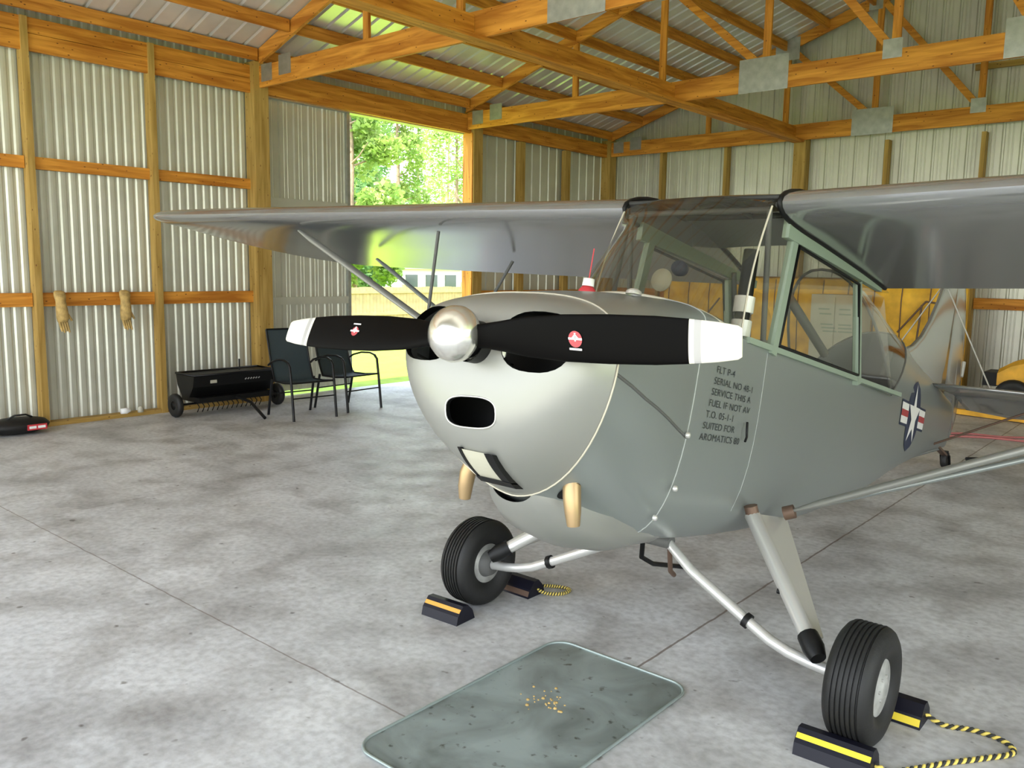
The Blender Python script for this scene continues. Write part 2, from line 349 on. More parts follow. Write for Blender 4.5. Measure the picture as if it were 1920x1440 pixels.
stud('timber_post', XF+.05, BACK-.06, .2, .2, EAVE+.02, 'dark timber post in the far corner of the hangar', 'pz', 'x', GP)
stud('timber_post', -5.66, BACK-.06, .2, .19, 4.1, 'thick olive brown timber post on the back wall under the long ceiling brace', 'pz', 'y', GP)
stud('timber_post', -1.72, BACK-.06, .2, .19, 4.1, 'timber post in the middle of the back wall', 'pz', 'y', GP)
for x_, lb in [(-8.25, 'slim olive timber stud on the back wall nearest the far corner'), (-6.98, 'slim olive timber stud on the back wall above the cockpit windshield'),
               (-4.32, 'slim olive stud on the back wall right of the thick post'), (-3.0, 'slim olive timber stud on the back wall near the right picture edge')]:
    stud('wall_stud', x_, BACK-.02, .06, .15, 4.0 if x_ < -5 else 3.75, lb, 'pz', 'y')
TR = [0]
def trim(mb, m_):
    TR[0] += 1; return struct('trim_%d' % TR[0], mb, m_)
def girt(y0, y1, z0, z1): trim(MB().box((LEFTX-.105, y0, z0), (LEFTX-.045, y1, z1)), 'wy')
ys = [FRONT, -.7, .6, 1.87, 2.16, 3.44, 4.725, Y2-.19]
for a, b_ in [(2.2, 3.40), (3.48, 4.69), (4.76, Y2-.19)]:
    girt(a, b_, 1.25, 1.39); girt(a, b_, 2.64, 2.76)
girt(Y3+.22, 11.03, 2.47, 2.6); girt(11.17, 12.3, 2.47, 2.6); girt(12.43, BACK-.17, 2.47, 2.6)
girt(Y3+.22, 11.03, 1.2, 1.36); girt(11.17, 12.3, 1.2, 1.36); girt(12.43, BACK-.17, 1.2, 1.36)
girt(FRONT, 2.1, 1.25, 1.39); girt(FRONT, 2.1, 2.64, 2.76)
# header boards
trim(MB().box((LEFTX-.04, FRONT, 3.78), (LEFTX+.0, Y2-.19, 3.945)), 'wy')
trim(MB().box((LEFTX-.04, FRONT, 3.95), (LEFTX+.0, Y2-.19, 4.10)), 'wy')
trim(MB().box((LEFTX-.04, Y2+.01, 3.79), (LEFTX+.02, Y3+.02, 4.07)), 'wy')
trim(MB().box((LEFTX-.04, Y3+.22, 3.83), (LEFTX+.0, BACK-.1, 4.07)), 'wy')
trim(MB().box((LEFTX-.1, FRONT, 0), (LEFTX+.02, Y2-.19, .045)), 'py')
trim(MB().box((LEFTX-.1, Y3+.22, 0), (LEFTX+.02, BACK, .045)), 'py')
# back wall girts
for (a, b_) in [(-9.2, -8.29), (-8.21, -7.02), (-6.94, -5.77), (-5.55, -4.36), (-4.28, -3.04), (-2.96, -1.83), (-1.6, 2), (2.1, 5.9)]:
    trim(MB().box((a, BACK+.04, 1.24), (b_, BACK+.11, 1.40)), 'wx')
    trim(MB().box((a, BACK+.04, 2.55), (b_, BACK+.11, 2.66)), 'wx')
trim(MB().box((XF, BACK+.02, 0), (RIGHT, BACK+.12, .045)), 'px')
trim(MB().box((-3.2, BACK+.04, 4.62), (.2, BACK+.1, 4.70)), 'px')
# door frame lining and purlins
trim(MB().box((LEFTX-.14, Y3-.0, 0), (LEFTX+.06, Y3+.018, 3.8)), 'wz')
def purlin_z(x): return roofz(x) - .012
bays = [(FRONT, 2.40), (2.50, 6.02), (6.10, 9.72), (9.80, BACK-.09)]
def purlin(x, y0, y1, h=.14):
    z = purlin_z(x); trim(MB().box((x-.02, y0, z-h), (x+.02, y1, z)), 'wy')
PX = [-9.28, -8.62, -7.95, -7.28, -6.6, -5.95, -5.28, -4.6, -3.95, -3.3, -2.6, -1.95, -1.5, -.8, -.1, .6, 1.3, 2.0, 2.7, 3.4, 4.1, 4.8, 5.5]
for bi, (a, b_) in enumerate(bays):
    for x_ in PX:
        if x_ > 3 and bi != 2: continue
        purlin(x_, a, b_)
# ------------------------------------------------------------ roof trusses
def truss(y, label, full=True):
    t = empty('roof_truss', (RIDGE, y, 3.83), label, 'roof truss', 'timber roof trusses spanning the hangar')
    hw = .038 / 2
    x0, x1 = XF-.02, 2*RIDGE-XF+.02
    zt = lambda x: roofz(x) - .012
    D = .17
    # bottom chord in spliced boards
    for a, b_ in ((x0+.02, -4.52), (-4.515, -1.9), (-1.895, x1-.02)):
        build('bottom_chord', MB().box((a, y-hw, 3.84), (b_, y+hw, 4.09)), 'wx', t)
    for a, b_ in ((x0-.02, -5.9), (-5.9, RIDGE), (RIDGE, x1+.02)):
        za, zb = zt(a), zt(b_)
        a2 = a
        vs = [(a, y-hw-.001, za-D), (b_, y-hw-.001, zb-D), (b_, y-hw-.001, zb), (a, y-hw-.001, za), (a, y+hw+.001, za-D), (b_, y+hw+.001, zb-D), (b_, y+hw+.001, zb), (a, y+hw+.001, za)]
        build('top_chord', MB().add(vs, [(0,1,2,3),(7,6,5,4),(0,4,5,1),(1,5,6,2),(2,6,7,3),(3,7,4,0)]), 'wx', t)
    px = [-7.28, -5.9, -4.5, -3.05]
    allx = px + [RIDGE] + [2*RIDGE-p for p in px[::-1]]
    for p in allx:
        build('web_post', MB().box((p-.045, y-hw+.002, 4.085), (p+.045, y+hw-.002, zt(p)-D+.02)), 'wz', t)
    for p, q in list(zip(px[1:], px[2:]+[RIDGE])):
        for sgn in (1, -1):
            a = Vector((p+.06, y, zt(p)-D+.01)); b_ = Vector((q-.05, y, 4.11))
            if sgn < 0: a.x = 2*RIDGE-a.x; b_.x = 2*RIDGE-b_.x
            build('web_brace', MB().beam(a, b_, .034, .09, (0, 1, 0.001)).__class__().beam(a, b_, .09, .034, (0, 1, 0.001)), 'wx', t)
    pl = .004
    def gusset(xa, xb, za, zb):
        build('gusset_plate', MB().box((xa, y-hw-pl, za), (xb, y-hw-.0012, zb)), 'plate', t)
    gusset(-4.83, -4.22, 3.83, 4.22); gusset(-2.02, -1.42, 3.84, 4.22); gusset(-3.18, -2.98, 4.0, 4.2)
    gusset(-6.12, -5.72, zt(-6.12)-.24, zt(-5.8)+.0); gusset(-9.22, -9.0, 3.9, 4.1); gusset(RIDGE-.25, RIDGE+.25, zt(RIDGE)-.3, zt(RIDGE)-.02)
    for xx in (-4.6, -3.1): gusset(xx-.08, xx+.12, zt(xx)-.2, zt(xx))
    gusset(-8.86, -8.62, 3.93, 4.16)
    return t
truss(2.45, 'nearest timber roof truss, above and behind the camera side of the wing')
truss(6.06, 'timber roof truss at upper left ending on the post left of the side doorway')
truss(9.76, 'bright orange timber roof truss ending on the post right of the side doorway')
truss(BACK-.06-.05, 'far timber roof truss standing against the back gable wall')
lb_ = empty('ceiling_brace', (-5.66, 6, 3.75), 'long timber brace running lengthwise under the roof trusses to the back wall post', 'ceiling brace')
build('flat_board', MB().box((-5.73, 1.5, 3.80), (-5.55, BACK-.16, 3.838)), 'wy', lb_)
for a, b_ in ((1.5, 2.42), (2.48, 6.035), (6.085, 9.735), (9.785, BACK-.16)):
    build('upright_board', MB().box((-5.74, a, 3.84), (-5.70, b_, 4.06)), 'wy', lb_)

# sliding door outside the doorway
sdz = empty('sliding_door', (LEFTX-.28, 6.0, 0), 'ribbed metal sliding door standing half open outside the side doorway', 'sliding door')
cd = corrugated((LEFTX-.24, 4.4, 0), (0,1,0), lambda s: 3.80, .05, (1,0,0), 3.20, .2286, .018)
build('panel', cd, 'metalwall', sdz)
build('door_rail', MB().box((LEFTX-.222, 4.4, 2.46), (LEFTX-.198, 7.60, 2.58)), 'metalwall', sdz)
build('door_rail', MB().box((LEFTX-.222, 4.4, 1.20), (LEFTX-.198, 7.60, 1.30)), 'metalwall', sdz)
build('edge_trim', MB().box((LEFTX-.27, 7.58, .03), (LEFTX-.195, 7.63, 3.80)), 'plate', sdz)
build('track', MB().box((LEFTX-.30, 4.2, 3.80), (LEFTX-.16, 9.9, 3.86)), 'plate', sdz)

# ------------------------------------------------------------ outside
fe = empty('board_fence', (-21, 22, 0), 'tan board fence on the lawn seen through the side doorway', 'fence')
fb = MB(); y_ = 10
while y_ < 40: fb.box((-21.02, y_, 0), (-21.0, y_+.135, 1.10 + .01*math.sin(y_*7))); y_ += .142
build('boards', fb, 'fence', fe)
for yy in range(10, 40, 3): build('fence_post', MB().box((-21.14, yy, -.06), (-21.03, yy+.1, 1.18)), 'fence', fe)
for zz in (.2, .9): build('rail', MB().box((-20.998, 10, zz), (-20.96, 40, zz+.09)), 'fence', fe)
ho = empty('white_shed', (-33, 31, 0), 'low white building behind the fence beyond the doorway', 'building')
build('wall', MB().box((-35.2, 28.6, -.06), (-32.2, 33.2, 1.7)), 'house', ho)
hr = MB().add([(-35.5,28.3,1.7),(-31.9,28.3,1.7),(-31.9,33.5,1.7),(-35.5,33.5,1.7),(-33.7,28.3,2.3),(-33.7,33.5,2.3)], [(0,1,4),(2,3,5),(1,2,5,4),(3,0,4,5)])
build('roof', hr, 'houseroof', ho)
for yy in (29.2, 30.6, 32.0): build('window', MB().box((-32.19, yy, .7), (-32.15, yy+.8, 1.4)), 'windowdark', ho)

def tree(x, y, h, r, leaf, label, seed, trunk=.18, low=.15, n=2600):
    rnd = random.Random(seed)
    t = empty('tree', (x, y, -.06), label, 'tree', 'trees beyond the side doorway')
    tr = MB(); path = [(x+.12*math.sin(i*.9+seed), y+.12*math.cos(i*1.3+seed), -.06+h*.97*i/8) for i in range(9)]
    tr.tube(path, [trunk*(1-.75*i/8) for i in range(9)], 9)
    for k in range(9):
        a = rnd.uniform(0, 6.28); z = h*rnd.uniform(.3, .9); L_ = r*rnd.uniform(.5, .9)
        tr.tube([(x, y, z), (x+L_*.5*math.cos(a), y+L_*.5*math.sin(a), z+.3), (x+L_*math.cos(a), y+L_*math.sin(a), z+.8)], [.05, .035, .015], 5)
    build('trunk', tr, 'bark', t)
    lf = MB(); cl = []
    for k in range(26):
        z = h*(low + (1-low)*rnd.random()); f = 1 - .55*max(0, (z/h-.55)/.45); a = rnd.uniform(0, 6.28); q = r*f*math.sqrt(rnd.random())
        cl.append((x+q*math.cos(a), y+q*math.sin(a), z, r*rnd.uniform(.28, .5)))
    for k in range(n):
        c = rnd.choice(cl); d = Vector((rnd.gauss(0, 1), rnd.gauss(0, 1), rnd.gauss(0, 1))).normalized()*c[3]*rnd.uniform(.55, 1.05)
        p = Vector(c[:3]) + d; s_ = rnd.uniform(.08, .19)
        if p.z < 0: continue
        u_ = Vector((rnd.gauss(0, 1), rnd.gauss(0, 1), rnd.gauss(0, .6))).normalized(); v_ = u_.cross(Vector((rnd.gauss(0, 1), rnd.gauss(0, 1), rnd.gauss(0, 1)))).normalized()
        lf.add([p-u_*s_, p-v_*s_*.6, p+u_*s_, p+v_*s_*.6], [(0,1,2,3)])
    build('foliage', lf, leaf, t)
TL = [(-28,22.4,9.5,1.9,'leaf1','bright green leafy tree at the left side of the doorway view'),
      (-39,30.9,12.5,1.9,'leaf2','mid green tree left of centre in the doorway view'),
      (-43.5,38.8,14,2.1,'leaf1','tall bright green tree in the centre of the doorway view'),
      (-29.5,30.8,12,.9,'leaf2','slim tree with bare pale trunk right of centre in the doorway view'),
      (-37,43.0,14,1.9,'leaf1','bright green tree right of the bare trunk in the doorway view'),
      (-32,25.6,5.5,1.5,'leaf2','smaller bushy tree left of the white building'),
      (-50,42.5,17,3.2,'leaf2','far tall tree behind the centre of the doorway view'),
      (-50,51,17,3.4,'leaf1','far tall tree behind the right of the doorway view'),
      (-48,34.5,16,3.0,'leaf1','far tall tree behind the left of the doorway view'),
      (-25,14.5,9,2.0,'leaf2','green tree hidden mostly behind the sliding door'),
      (-60,56,20,4.4,'leaf1','most distant broad tree in the doorway view'),
      (-72,54,22,3.0,'leaf2','distant tree filling the gap behind the bare trunk'),
      (-67,67,21,3.6,'leaf1','faraway tall tree at the right of the doorway view'),
      (-31,36.4,11,1.9,'leaf2','darker green tree at the right side of the doorway view')]
for i, (x_, y_, h_, r_, l_, lab) in enumerate(TL):
    tree(x_, y_, h_, r_, l_, lab, 11+i, trunk=.22 if i != 3 else .26, low=.1 if i != 3 else .72, n=1300 if i == 3 else 7500)

# ------------------------------------------------------------ airplane
MX, MY = -1.872, 3.068
BP = 0.2042; cb, sb = math.cos(BP), math.sin(BP)
UU = Vector((0, -cb, sb)); VV = Vector((1, 0, 0)); WW = Vector((0, sb, cb)); OB = Vector((MX, MY, .22))
def B(u, v, w): return OB + UU*u + VV*v + WW*w
A = empty('airplane', (MX, MY, 0), 'silver high-wing light airplane with black propeller parked on the hangar floor', 'airplane')
def part(name, mb, mats, parent=None, label=None):
    o = build(name, mb, mats, parent or A)
    if label: o['label'] = label
    return o
def interp(tab, u):
    tab = sorted(tab)
    if u <= tab[0][0]: return tab[0][1]
    for (a, x), (b_, y) in zip(tab, tab[1:]):
        if u <= b_:
            t = (u-a)/(b_-a); return x + (y-x)*t
    return tab[-1][1]
def sinterp(tab, u):
    tab = sorted(tab); n = len(tab)
    if u <= tab[0][0]: return tab[0][1]
    if u >= tab[-1][0]: return tab[-1][1]
    for i in range(n-1):
        if u <= tab[i+1][0]:
            x0, y0 = tab[i]; x1, y1 = tab[i+1]; h_ = x1-x0; t = (u-x0)/h_
            m0 = (tab[i+1][1]-tab[i-1][1])/(tab[i+1][0]-tab[i-1][0]) if i else (y1-y0)/h_
            m1 = (tab[i+2][1]-tab[i][1])/(tab[i+2][0]-tab[i][0]) if i+2 < n else (y1-y0)/h_
            return (2*t**3-3*t**2+1)*y0+(t**3-2*t**2+t)*h_*m0+(-2*t**3+3*t**2)*y1+(t**3-t**2)*h_*m1
HB = [(.5,.385),(.2,.372),(-.3,.362),(-1.3,.35),(-2.1,.305),(-3,.215),(-4,.115),(-4.9,.03)]    # half width
WB = [(.5,.365),(.2,.35),(-.3,.355),(-1,.40),(-1.6,.475),(-2.4,.60),(-3,.72),(-4,.885),(-4.9,1.0)]    # keel
WT = [(.5,1.30),(-1.55,1.86),(-2.1,1.80),(-2.6,1.70),(-3.2,1.61),(-4,1.52),(-4.9,1.40)]        # spine
SILL = lambda u: 1.212 if u > -2.2 else 1.212 + .02*(-2.2-u)
def lower(u, n=15):
    b_, wb, ws = sinterp(HB, u), sinterp(WB, u), SILL(u)
    hgt = ws - wb; pts = []
    ex = 3.6 if u > -2 else max(2.4, 3.6+ (u+2)*.5)
    for i in range(n+1):
        th = math.pi/2*i/n     # 0 sill, 90 keel
        c, s_ = math.cos(th), math.sin(th)
        pts.append((b_*c**(2/ex), ws - hgt*s_**(2/(ex*.9))))
    return pts      # right (v>0) side from sill to keel
def ringlow(u, du=0.):
    p = lower(u); r = [(v, w) for v, w in p] + [(-v, w) for v, w in p[::-1][1:]]
    return [B(u, v, w) for v, w in r]
us = [.5, .42, .3, .15, 0, -.15, -.3, -.5, -.8, -1.1, -1.4, -1.7, -2.0, -2.3, -2.6, -2.9, -3.2, -3.5, -3.8, -4.1, -4.4, -4.7, -4.9]
fu = MB().loft([ringlow(u) for u in us], closed=False)
# boot cowl top u .5 -> .3
def upper_ring(u, top, side_w, hb, n=20, ex=2.3, shear=0.):
    r = []
    for i in range(n+1):
        th = math.pi*i/n; c, s_ = math.cos(th), math.sin(th)
        v = hb*abs(c)**(2/ex)*(1 if c > 0 else -1); k = abs(s_)**(2/ex); w = side_w + (top-side_w)*k
        r.append(B(u + shear*k, v, w))
    return r
fu.loft([upper_ring(u, 1.305+.0*u, SILL(u), sinterp(HB, u), 20, 2.6) for u in (.5, .45, .38, .3)], closed=False)
# turtle deck with sheared front edge
td = []
for i in range(13):
    t = i/12; u = -2.13 - t*(4.9-2.13); sh = -.62*(1-t*2.2) if t < .4545 else 0
    td.append(upper_ring(u, sinterp(WT, u+sh), SILL(u), sinterp(HB, u), 20, 2.3, sh))
fu.loft(td, closed=False)
fu.add(ringlow(-4.9), [tuple(range(31))])
fo = part('fuselage', fu, ['silverside'])
# belly fairing keel line (fabric stringer)
part('belly_keel', MB().tube([B(u, 0, sinterp(WB, u)-.004) for u in (-.35,-.8,-1.3,-2,-3,-4,-4.8)], .014, 6), 'silverside', fo)
cn_ = []
for sh in (.60, .3, 0, -.3, -.60):
    cn_.append(upper_ring(-2.13, sinterp(WT, -2.13+sh), SILL(-2.13), sinterp(HB, -2.13)*1.0, 20, 2.3, sh))
part('rear_canopy', MB().loft(cn_, closed=False), 'glass')
part('canopy_bow', MB().tube(cn_[0], .009, 6), 'seam'); part('canopy_bow', MB().tube(cn_[-1], .006, 6), 'seam')

def skin_v(u, w):
    p = lower(u, 40)
    if w >= p[0][1]: return p[0][0]
    for (v0, w0), (v1, w1) in zip(p, p[1:]):
        if w0 >= w >= w1: return v0 + (v1-v0)*((w0-w)/max(1e-6, w0-w1))
    return 0
# nose: outline table, half width by w
CW = .95
def nose_out(th, wtop, wbot, hb, wide=.98, nu=2.5, nl=1.72):
    c, s_ = math.cos(th), math.sin(th)
    if s_ >= 0: return hb*abs(c)**(2/nu)*(1 if c > 0 else -1), wide + (wtop-wide)*s_**(2/nu)
    return hb*abs(c)**(2/nl)*(1 if c > 0 else -1), wide - (wide-wbot)*(-s_)**(2/nl)
NS = 72
def seam_u(th):      # seam of the nose bowl
    s_ = math.sin(th)
    return 1.145 + (-.08*s_**2 if s_ > 0 else -.15*s_**2)
nb = MB(); rings = []
for s_ in (.02, .12, .24, .36, .48, .58, .68, .76, .83, .89, .94, .975, 1.0):
    r = []
    for k in range(NS):
        th = 2*math.pi*k/NS; v, w = nose_out(th, 1.205, .505, .455)
        sn_ = math.sin(th); u = 1.29 - (1.29-seam_u(th))*s_**(3.6 + 3.2*math.cos(th)**2 + (2.2*sn_**2 if sn_ > 0 else 0))
        r.append(B(u, v*s_, CW + (w-CW)*s_))
    rings.append(r)
nb.loft(rings); nb.add(rings[0], [tuple(range(NS))])
nose = part('nose_bowl', nb, ['silver', 'black'])
def cut(o, cutters):
    cb_ = MB()
    so = o.modifiers.new('s', 'SOLIDIFY'); so.thickness = .02; so.offset = 1
    tmp = []
    for mbk in cutters:
        c_ = build('cutter', mbk, 'black', A); tmp.append(c_)
        bm_ = o.modifiers.new('b', 'BOOLEAN'); bm_.object = c_; bm_.operation = 'DIFFERENCE'; bm_.solver = 'EXACT'
    bpy.context.view_layer.update()
    dg = bpy.context.evaluated_depsgraph_get()
    me = bpy.data.meshes.new_from_object(o.evaluated_get(dg)); o.modifiers.clear(); o.data = me
    for c_ in tmp: bpy.data.objects.remove(c_)
    me.update()
def oval(vc, wc, rv, rw, u0, u1, ex=2.6, rot=0., n=28, su=0.):
    m_ = MB(); rr = []
    for u in (u0, u1):
        r = []
        for k in range(n):
            th = 2*math.pi*k/n; c, s_ = math.cos(th), math.sin(th)
            a = rv*abs(c)**(2/ex)*(1 if c > 0 else -1); b_ = rw*abs(s_)**(2/ex)*(1 if s_ > 0 else -1)
            r.append(B(u, vc + a*math.cos(rot) - b_*math.sin(rot), wc + a*math.sin(rot) + b_*math.cos(rot)))
        rr.append(r)
    m_.loft(rr, caps=True, smooth=False); return m_
nose.data.update()
cut(nose, [oval(.232, 1.02, .130, .098, 1.0, 1.5, 2.5), oval(-.248, 1.02, .145, .098, 1.0, 1.5, 2.5), oval(.004, .772, .112, .051, 1.0, 1.5, 3.0, .06)])
autosmooth(nose, 50)
# black engine baffle inside
part('engine_baffle', MB().box((0,0,0),(0,0,0)).__class__().loft([[B(1.10, *(lambda q: (q[0]*s_, CW+(q[1]-CW)*s_))(nose_out(2*math.pi*k/40, 1.205, .505, .455))) for k in range(40)] for s_ in (.02, .9)]), 'black')
# cowl: from seam to firewall u=.5
def fire_pt(th):
    p = lower(.5, 40); s_ = math.sin(th); c = math.cos(th)
    if s_ >= 0:
        ex = 2.6; return (.385*abs(c)**(2/ex)*(1 if c > 0 else -1), 1.212 + (1.305-1.212)*s_**(2/ex))
    ex = 3.6; return (.385*abs(c)**(2/ex)*(1 if c > 0 else -1), 1.212 - (1.212-.365)*(-s_)**(2/(ex*.9)))
co = MB(); cr_ = []
for j in range(13):
    t = j/12; r = []
    for k in range(NS):
        th = 2*math.pi*k/NS; v0, w0 = nose_out(th, 1.205, .505, .455); v1, w1 = fire_pt(th)
        u = seam_u(th)*(1-t) + .5*t; e = t
        bul = math.sin(math.pi*t)*.03
        v = v0*(1-e) + v1*e; w = w0*(1-e) + w1*e
        q = Vector((v, w-.9)); q *= 1 + bul/max(.2, q.length)*.5
        r.append(B(u, q.x, .9+q.y))
    cr_.append(r)
co.loft(cr_); cow = part('engine_cowling', co, ['silverside']); autosmooth(cow, 60)
part('firewall', MB().add([B(.5, v*.97, w) for v, w in [fire_pt(2*math.pi*k/NS) for k in range(NS)]], [tuple(range(NS))]), 'dark')
def cowl_pt(th, t, out=.0):
    j = t*12; i = min(11, int(j)); f = j-i; kk = (th % (2*math.pi))/(2*math.pi)*NS; k0 = int(kk) % NS; k1 = (k0+1) % NS; g = kk-int(kk)
    p = (cr_[i][k0]*(1-g)+cr_[i][k1]*g)*(1-f) + (cr_[i+1][k0]*(1-g)+cr_[i+1][k1]*g)*f
    c = B(0.8, 0, .88); d = p-c; d -= d.dot(UU)*UU; return p + d.normalized()*out
# seams
part('cowl_seam', MB().tube([cowl_pt(2*math.pi*k/72, 0, .003) for k in range(73)], .0032, 6, caps=False), 'seaml', cow, 'pale beaded seam strip')
# dark diagonal door seam on each side
def th_at(w, side, t):     # angle whose cowl point has height w
    best = None
    for k in range(400):
        th = -math.pi/2 + math.pi*k/400 if side > 0 else math.pi/2 + math.pi*k/400
        p = cowl_pt(th, t) - OB; ww = p.dot(WW)
        if best is None or abs(ww-w) < best[0]: best = (abs(ww-w), th)
    return best[1]
for sgn in (1, -1):
    pts_ = [cowl_pt(th_at(.955-.165*t, sgn, t), t, .001) for t in (0, .17, .34, .5, .67, .84, 1)]
    part('cowl_door_seam', MB().tube(pts_, .0055, 6), 'seam', cow)
# firewall seam and cabin skin seam strips
for u_, m_ in ((.5, 'seamg'), ):
    part('firewall_seam', MB().tube([B(u_, v*1.001, w) for v, w in [fire_pt(2*math.pi*k/72) for k in range(73)]], .003, 6, caps=False), m_, fo)
fs_ = MB()
for (px_, w_) in ((.54, 1.1), (.52, .80), (.52, .60), (.53, .48)):
    for sgn in (1, -1):
        c = B(px_, sgn*(.39 if w_ > .7 else .37 if w_ > .5 else .31), w_); fs_.lathe([(-.004, .012), (.006, .011), (.009, .006), (.010, 0.0005)], c, VV*sgn, 10)
part('cowl_fastener', fs_, 'alu', cow)
part('oil_cap', MB().lathe([(0, .03), (.012, .028), (.02, .015), (.022, .0005)], B(.72, .20, 1.275), WW, 14), 'alu', cow)
# lower cowl bump (outlet)
bu = MB(); rr = []
for u, c0, hv, dz in ((1.0, .50, .10, .02), (.95, .48, .15, .06), (.85, .445, .20, .085), (.7, .41, .235, .095), (.55, .385, .24, .085), (.4, .375, .225, .06), (.25, .365, .2, .045), (.1, .365, .15, .01)):
    r = []
    for k in range(17):
        th = math.pi*k/16; r.append(B(u, hv*math.cos(th), c0+.06 - (dz+.06)*math.sin(th)**.75))
    rr.append(r)
bu.loft(rr, closed=False); part('lower_cowl_outlet', bu, 'silver')
# air intake: cream filter in black frame on the sloping chin
def chin(v, w, out=0.):
    w_ = w
    th = None
    s_ = (CW-w_)/(CW-.505)
    u = 1.29 - (1.29-.995)*max(0, s_)**3.6
    return B(u+out, v, w_)
ai = MB()
def quad3(m_, v0, v1, w0, w1, o0, o1, mi=0, n=7):
    for i in range(n):
        wa, wb_ = w0+(w1-w0)*i/n, w0+(w1-w0)*(i+1)/n
        a = [chin(v0, wa, o0), chin(v1, wa, o0), chin(v1, wb_, o0), chin(v0, wb_, o0), chin(v0, wa, o1), chin(v1, wa, o1), chin(v1, wb_, o1), chin(v0, wb_, o1)]
        m_.add(a, [(0,3,2,1),(4,5,6,7),(0,1,5,4),(1,2,6,5),(2,3,7,6),(3,0,4,7)], mi)
quad3(ai, -.074, -.060, .552, .650, -.02, .012); quad3(ai, .048, .084, .552, .645, -.02, .016)
quad3(ai, -.074, .084, .537, .556, -.03, .018, 0, 2)
ain = part('air_intake', ai, 'black', nose)
fl_ = MB(); quad3(fl_, -.060, .048, .556, .645, -.02, .008); part('filter', fl_, 'cream', ain)
# rim of chin opening
rim = []
for k in range(33):
    th = 2*math.pi*k/32; c, s_ = math.cos(th), math.sin(th)
    v = .112*abs(c)**(2/3)*(1 if c > 0 else -1); w = .051*abs(s_)**(2/3)*(1 if s_ > 0 else -1); v, w = .004+v*math.cos(.06)-w*math.sin(.06), .772+v*math.sin(.06)+w*math.cos(.06)
    q = math.hypot(v/.455, (CW-w)/.445); u = 1.29-.16*q**3.6 - (.135*((CW-w)/.445)**2)*q**3.6
    rim.append(B(u, v, w))
part('opening_rim', MB().tube(rim, .003, 6, caps=False), 'alu', nose)
# spinner, hub, propeller
part('prop_hub', MB().lathe([(0, .07), (.05, .07)], B(1.285, 0, 1.0), UU, 28).lathe([(0, .0005), (0, .062), (.04, .062), (.04,.0005)], B(1.325, 0, 1.005), UU, 24), 'black')
part('spinner_backplate', MB().lathe([(0, .0005), (0, .085), (.012, .09), (.018,.0005)], B(1.272, .035, .985), UU, 28), 'alu')
part('spinner', MB().lathe([(0, .0005), (0, .088), (.02, .092), (.045, .088), (.07, .074), (.09, .051), (.102, .026), (.106, .0005)], B(1.362, -.012, 1.012), UU, 40), 'spin')
PC = B(1.352, 0, 1.012); PT = .043
pd = {1: VV*math.cos(PT) + WW*math.sin(PT)}; pd[-1] = -pd[1]
prop = None
BL = [(.03,.075,.055,.6),(.09,.085,.045,.6),(.16,.10,.036,.5),(.25,.125,.030,.42),(.40,.140,.024,.34),(.55,.140,.019,.28),(.70,.132,.015,.25),(.80,.118,.012,.23),(.815,.1155,.0118,.23),(.835,.112,.0115,.23),(.88,.103,.010,.22),(.935,.086,.008,.21),(.946,.072,.006,.21)]
pm = MB()
for sg in (1, -1):
    ax = pd[sg]; rg = []
    for r_, ch_, th_, pit in BL:
        # chord axis: perpendicular to span in disc plane, pitched towards flight direction
        e1 = UU.cross(ax).normalized(); e1 = e1 if e1.dot(WW)*1 > 0 else -e1
        tw = pit*sg*1.0
        cd_ = (e1*math.cos(tw) + UU*math.sin(tw)).normalized(); nd = (UU*math.cos(tw) - e1*math.sin(tw)).normalized()
        c = PC + ax*r_; ring = []
        for k in range(24):
            t = 2*math.pi*k/24; x = math.cos(t); y = math.sin(t)*(.5 if math.sin(t) < 0 else 1)*(1-.25*x)
            ring.append(c + cd_*x*ch_/2 + nd*y*th_/2)
        rg.append(ring)
    base = len(pm.f)
    pm.loft(rg, caps=True)
    # material by span
    for j in range(len(rg)-1):
        mi_ = 0
        if BL[j][0] >= .80: mi_ = 1
        if abs(BL[j][0]-.815) < .001: mi_ = 2
        for k in range(24): pm.mi[base+j*24+k] = mi_
    pm.mi[-1] = 1
prop = part('propeller', pm, ['blade', 'tip', 'grey'], None, 'black propeller blades with cream tips')
# blade decals
for sg, rr_ in ((1, .445), (-1, .53)):
    ax = pd[sg]; e1 = UU.cross(ax).normalized(); e1 = e1 if e1.dot(WW) > 0 else -e1
    tw = .31*sg; cd_ = (e1*math.cos(tw)+UU*math.sin(tw)).normalized(); nd = (UU*math.cos(tw)-e1*math.sin(tw)).normalized()
    c = PC + ax*rr_ + nd*.0128
    dd = MB(); rs = .024 if sg > 0 else .018
    dd.add([c + VV*rs*math.cos(2*math.pi*k/20) + cd_*rs*math.sin(2*math.pi*k/20) for k in range(20)], [tuple(range(20))], 0)
    c2 = c + nd*.0008
    def q4(a0, a1, b0, b1, mi): dd.add([c2+VV*a0+cd_*b0, c2+VV*a1+cd_*b0, c2+VV*a1+cd_*b1, c2+VV*a0+cd_*b1], [(0,1,2,3)], mi)
    q4(-.024, .024, -.002, .004, 1); q4(-.003, .003, -.006, .018, 1)
    dd.add([c2-VV*.012+cd_*.004, c2+VV*.012+cd_*.004, c2+cd_*.016], [(0,1,2)], 1)
    if sg > 0: q4(-.022, .022, -.032, -.026, 1)
    else: q4(-.02, .02, .026, .031, 1)
    part('blade_decal', dd, ['ins_red', 'ins_white'], prop)
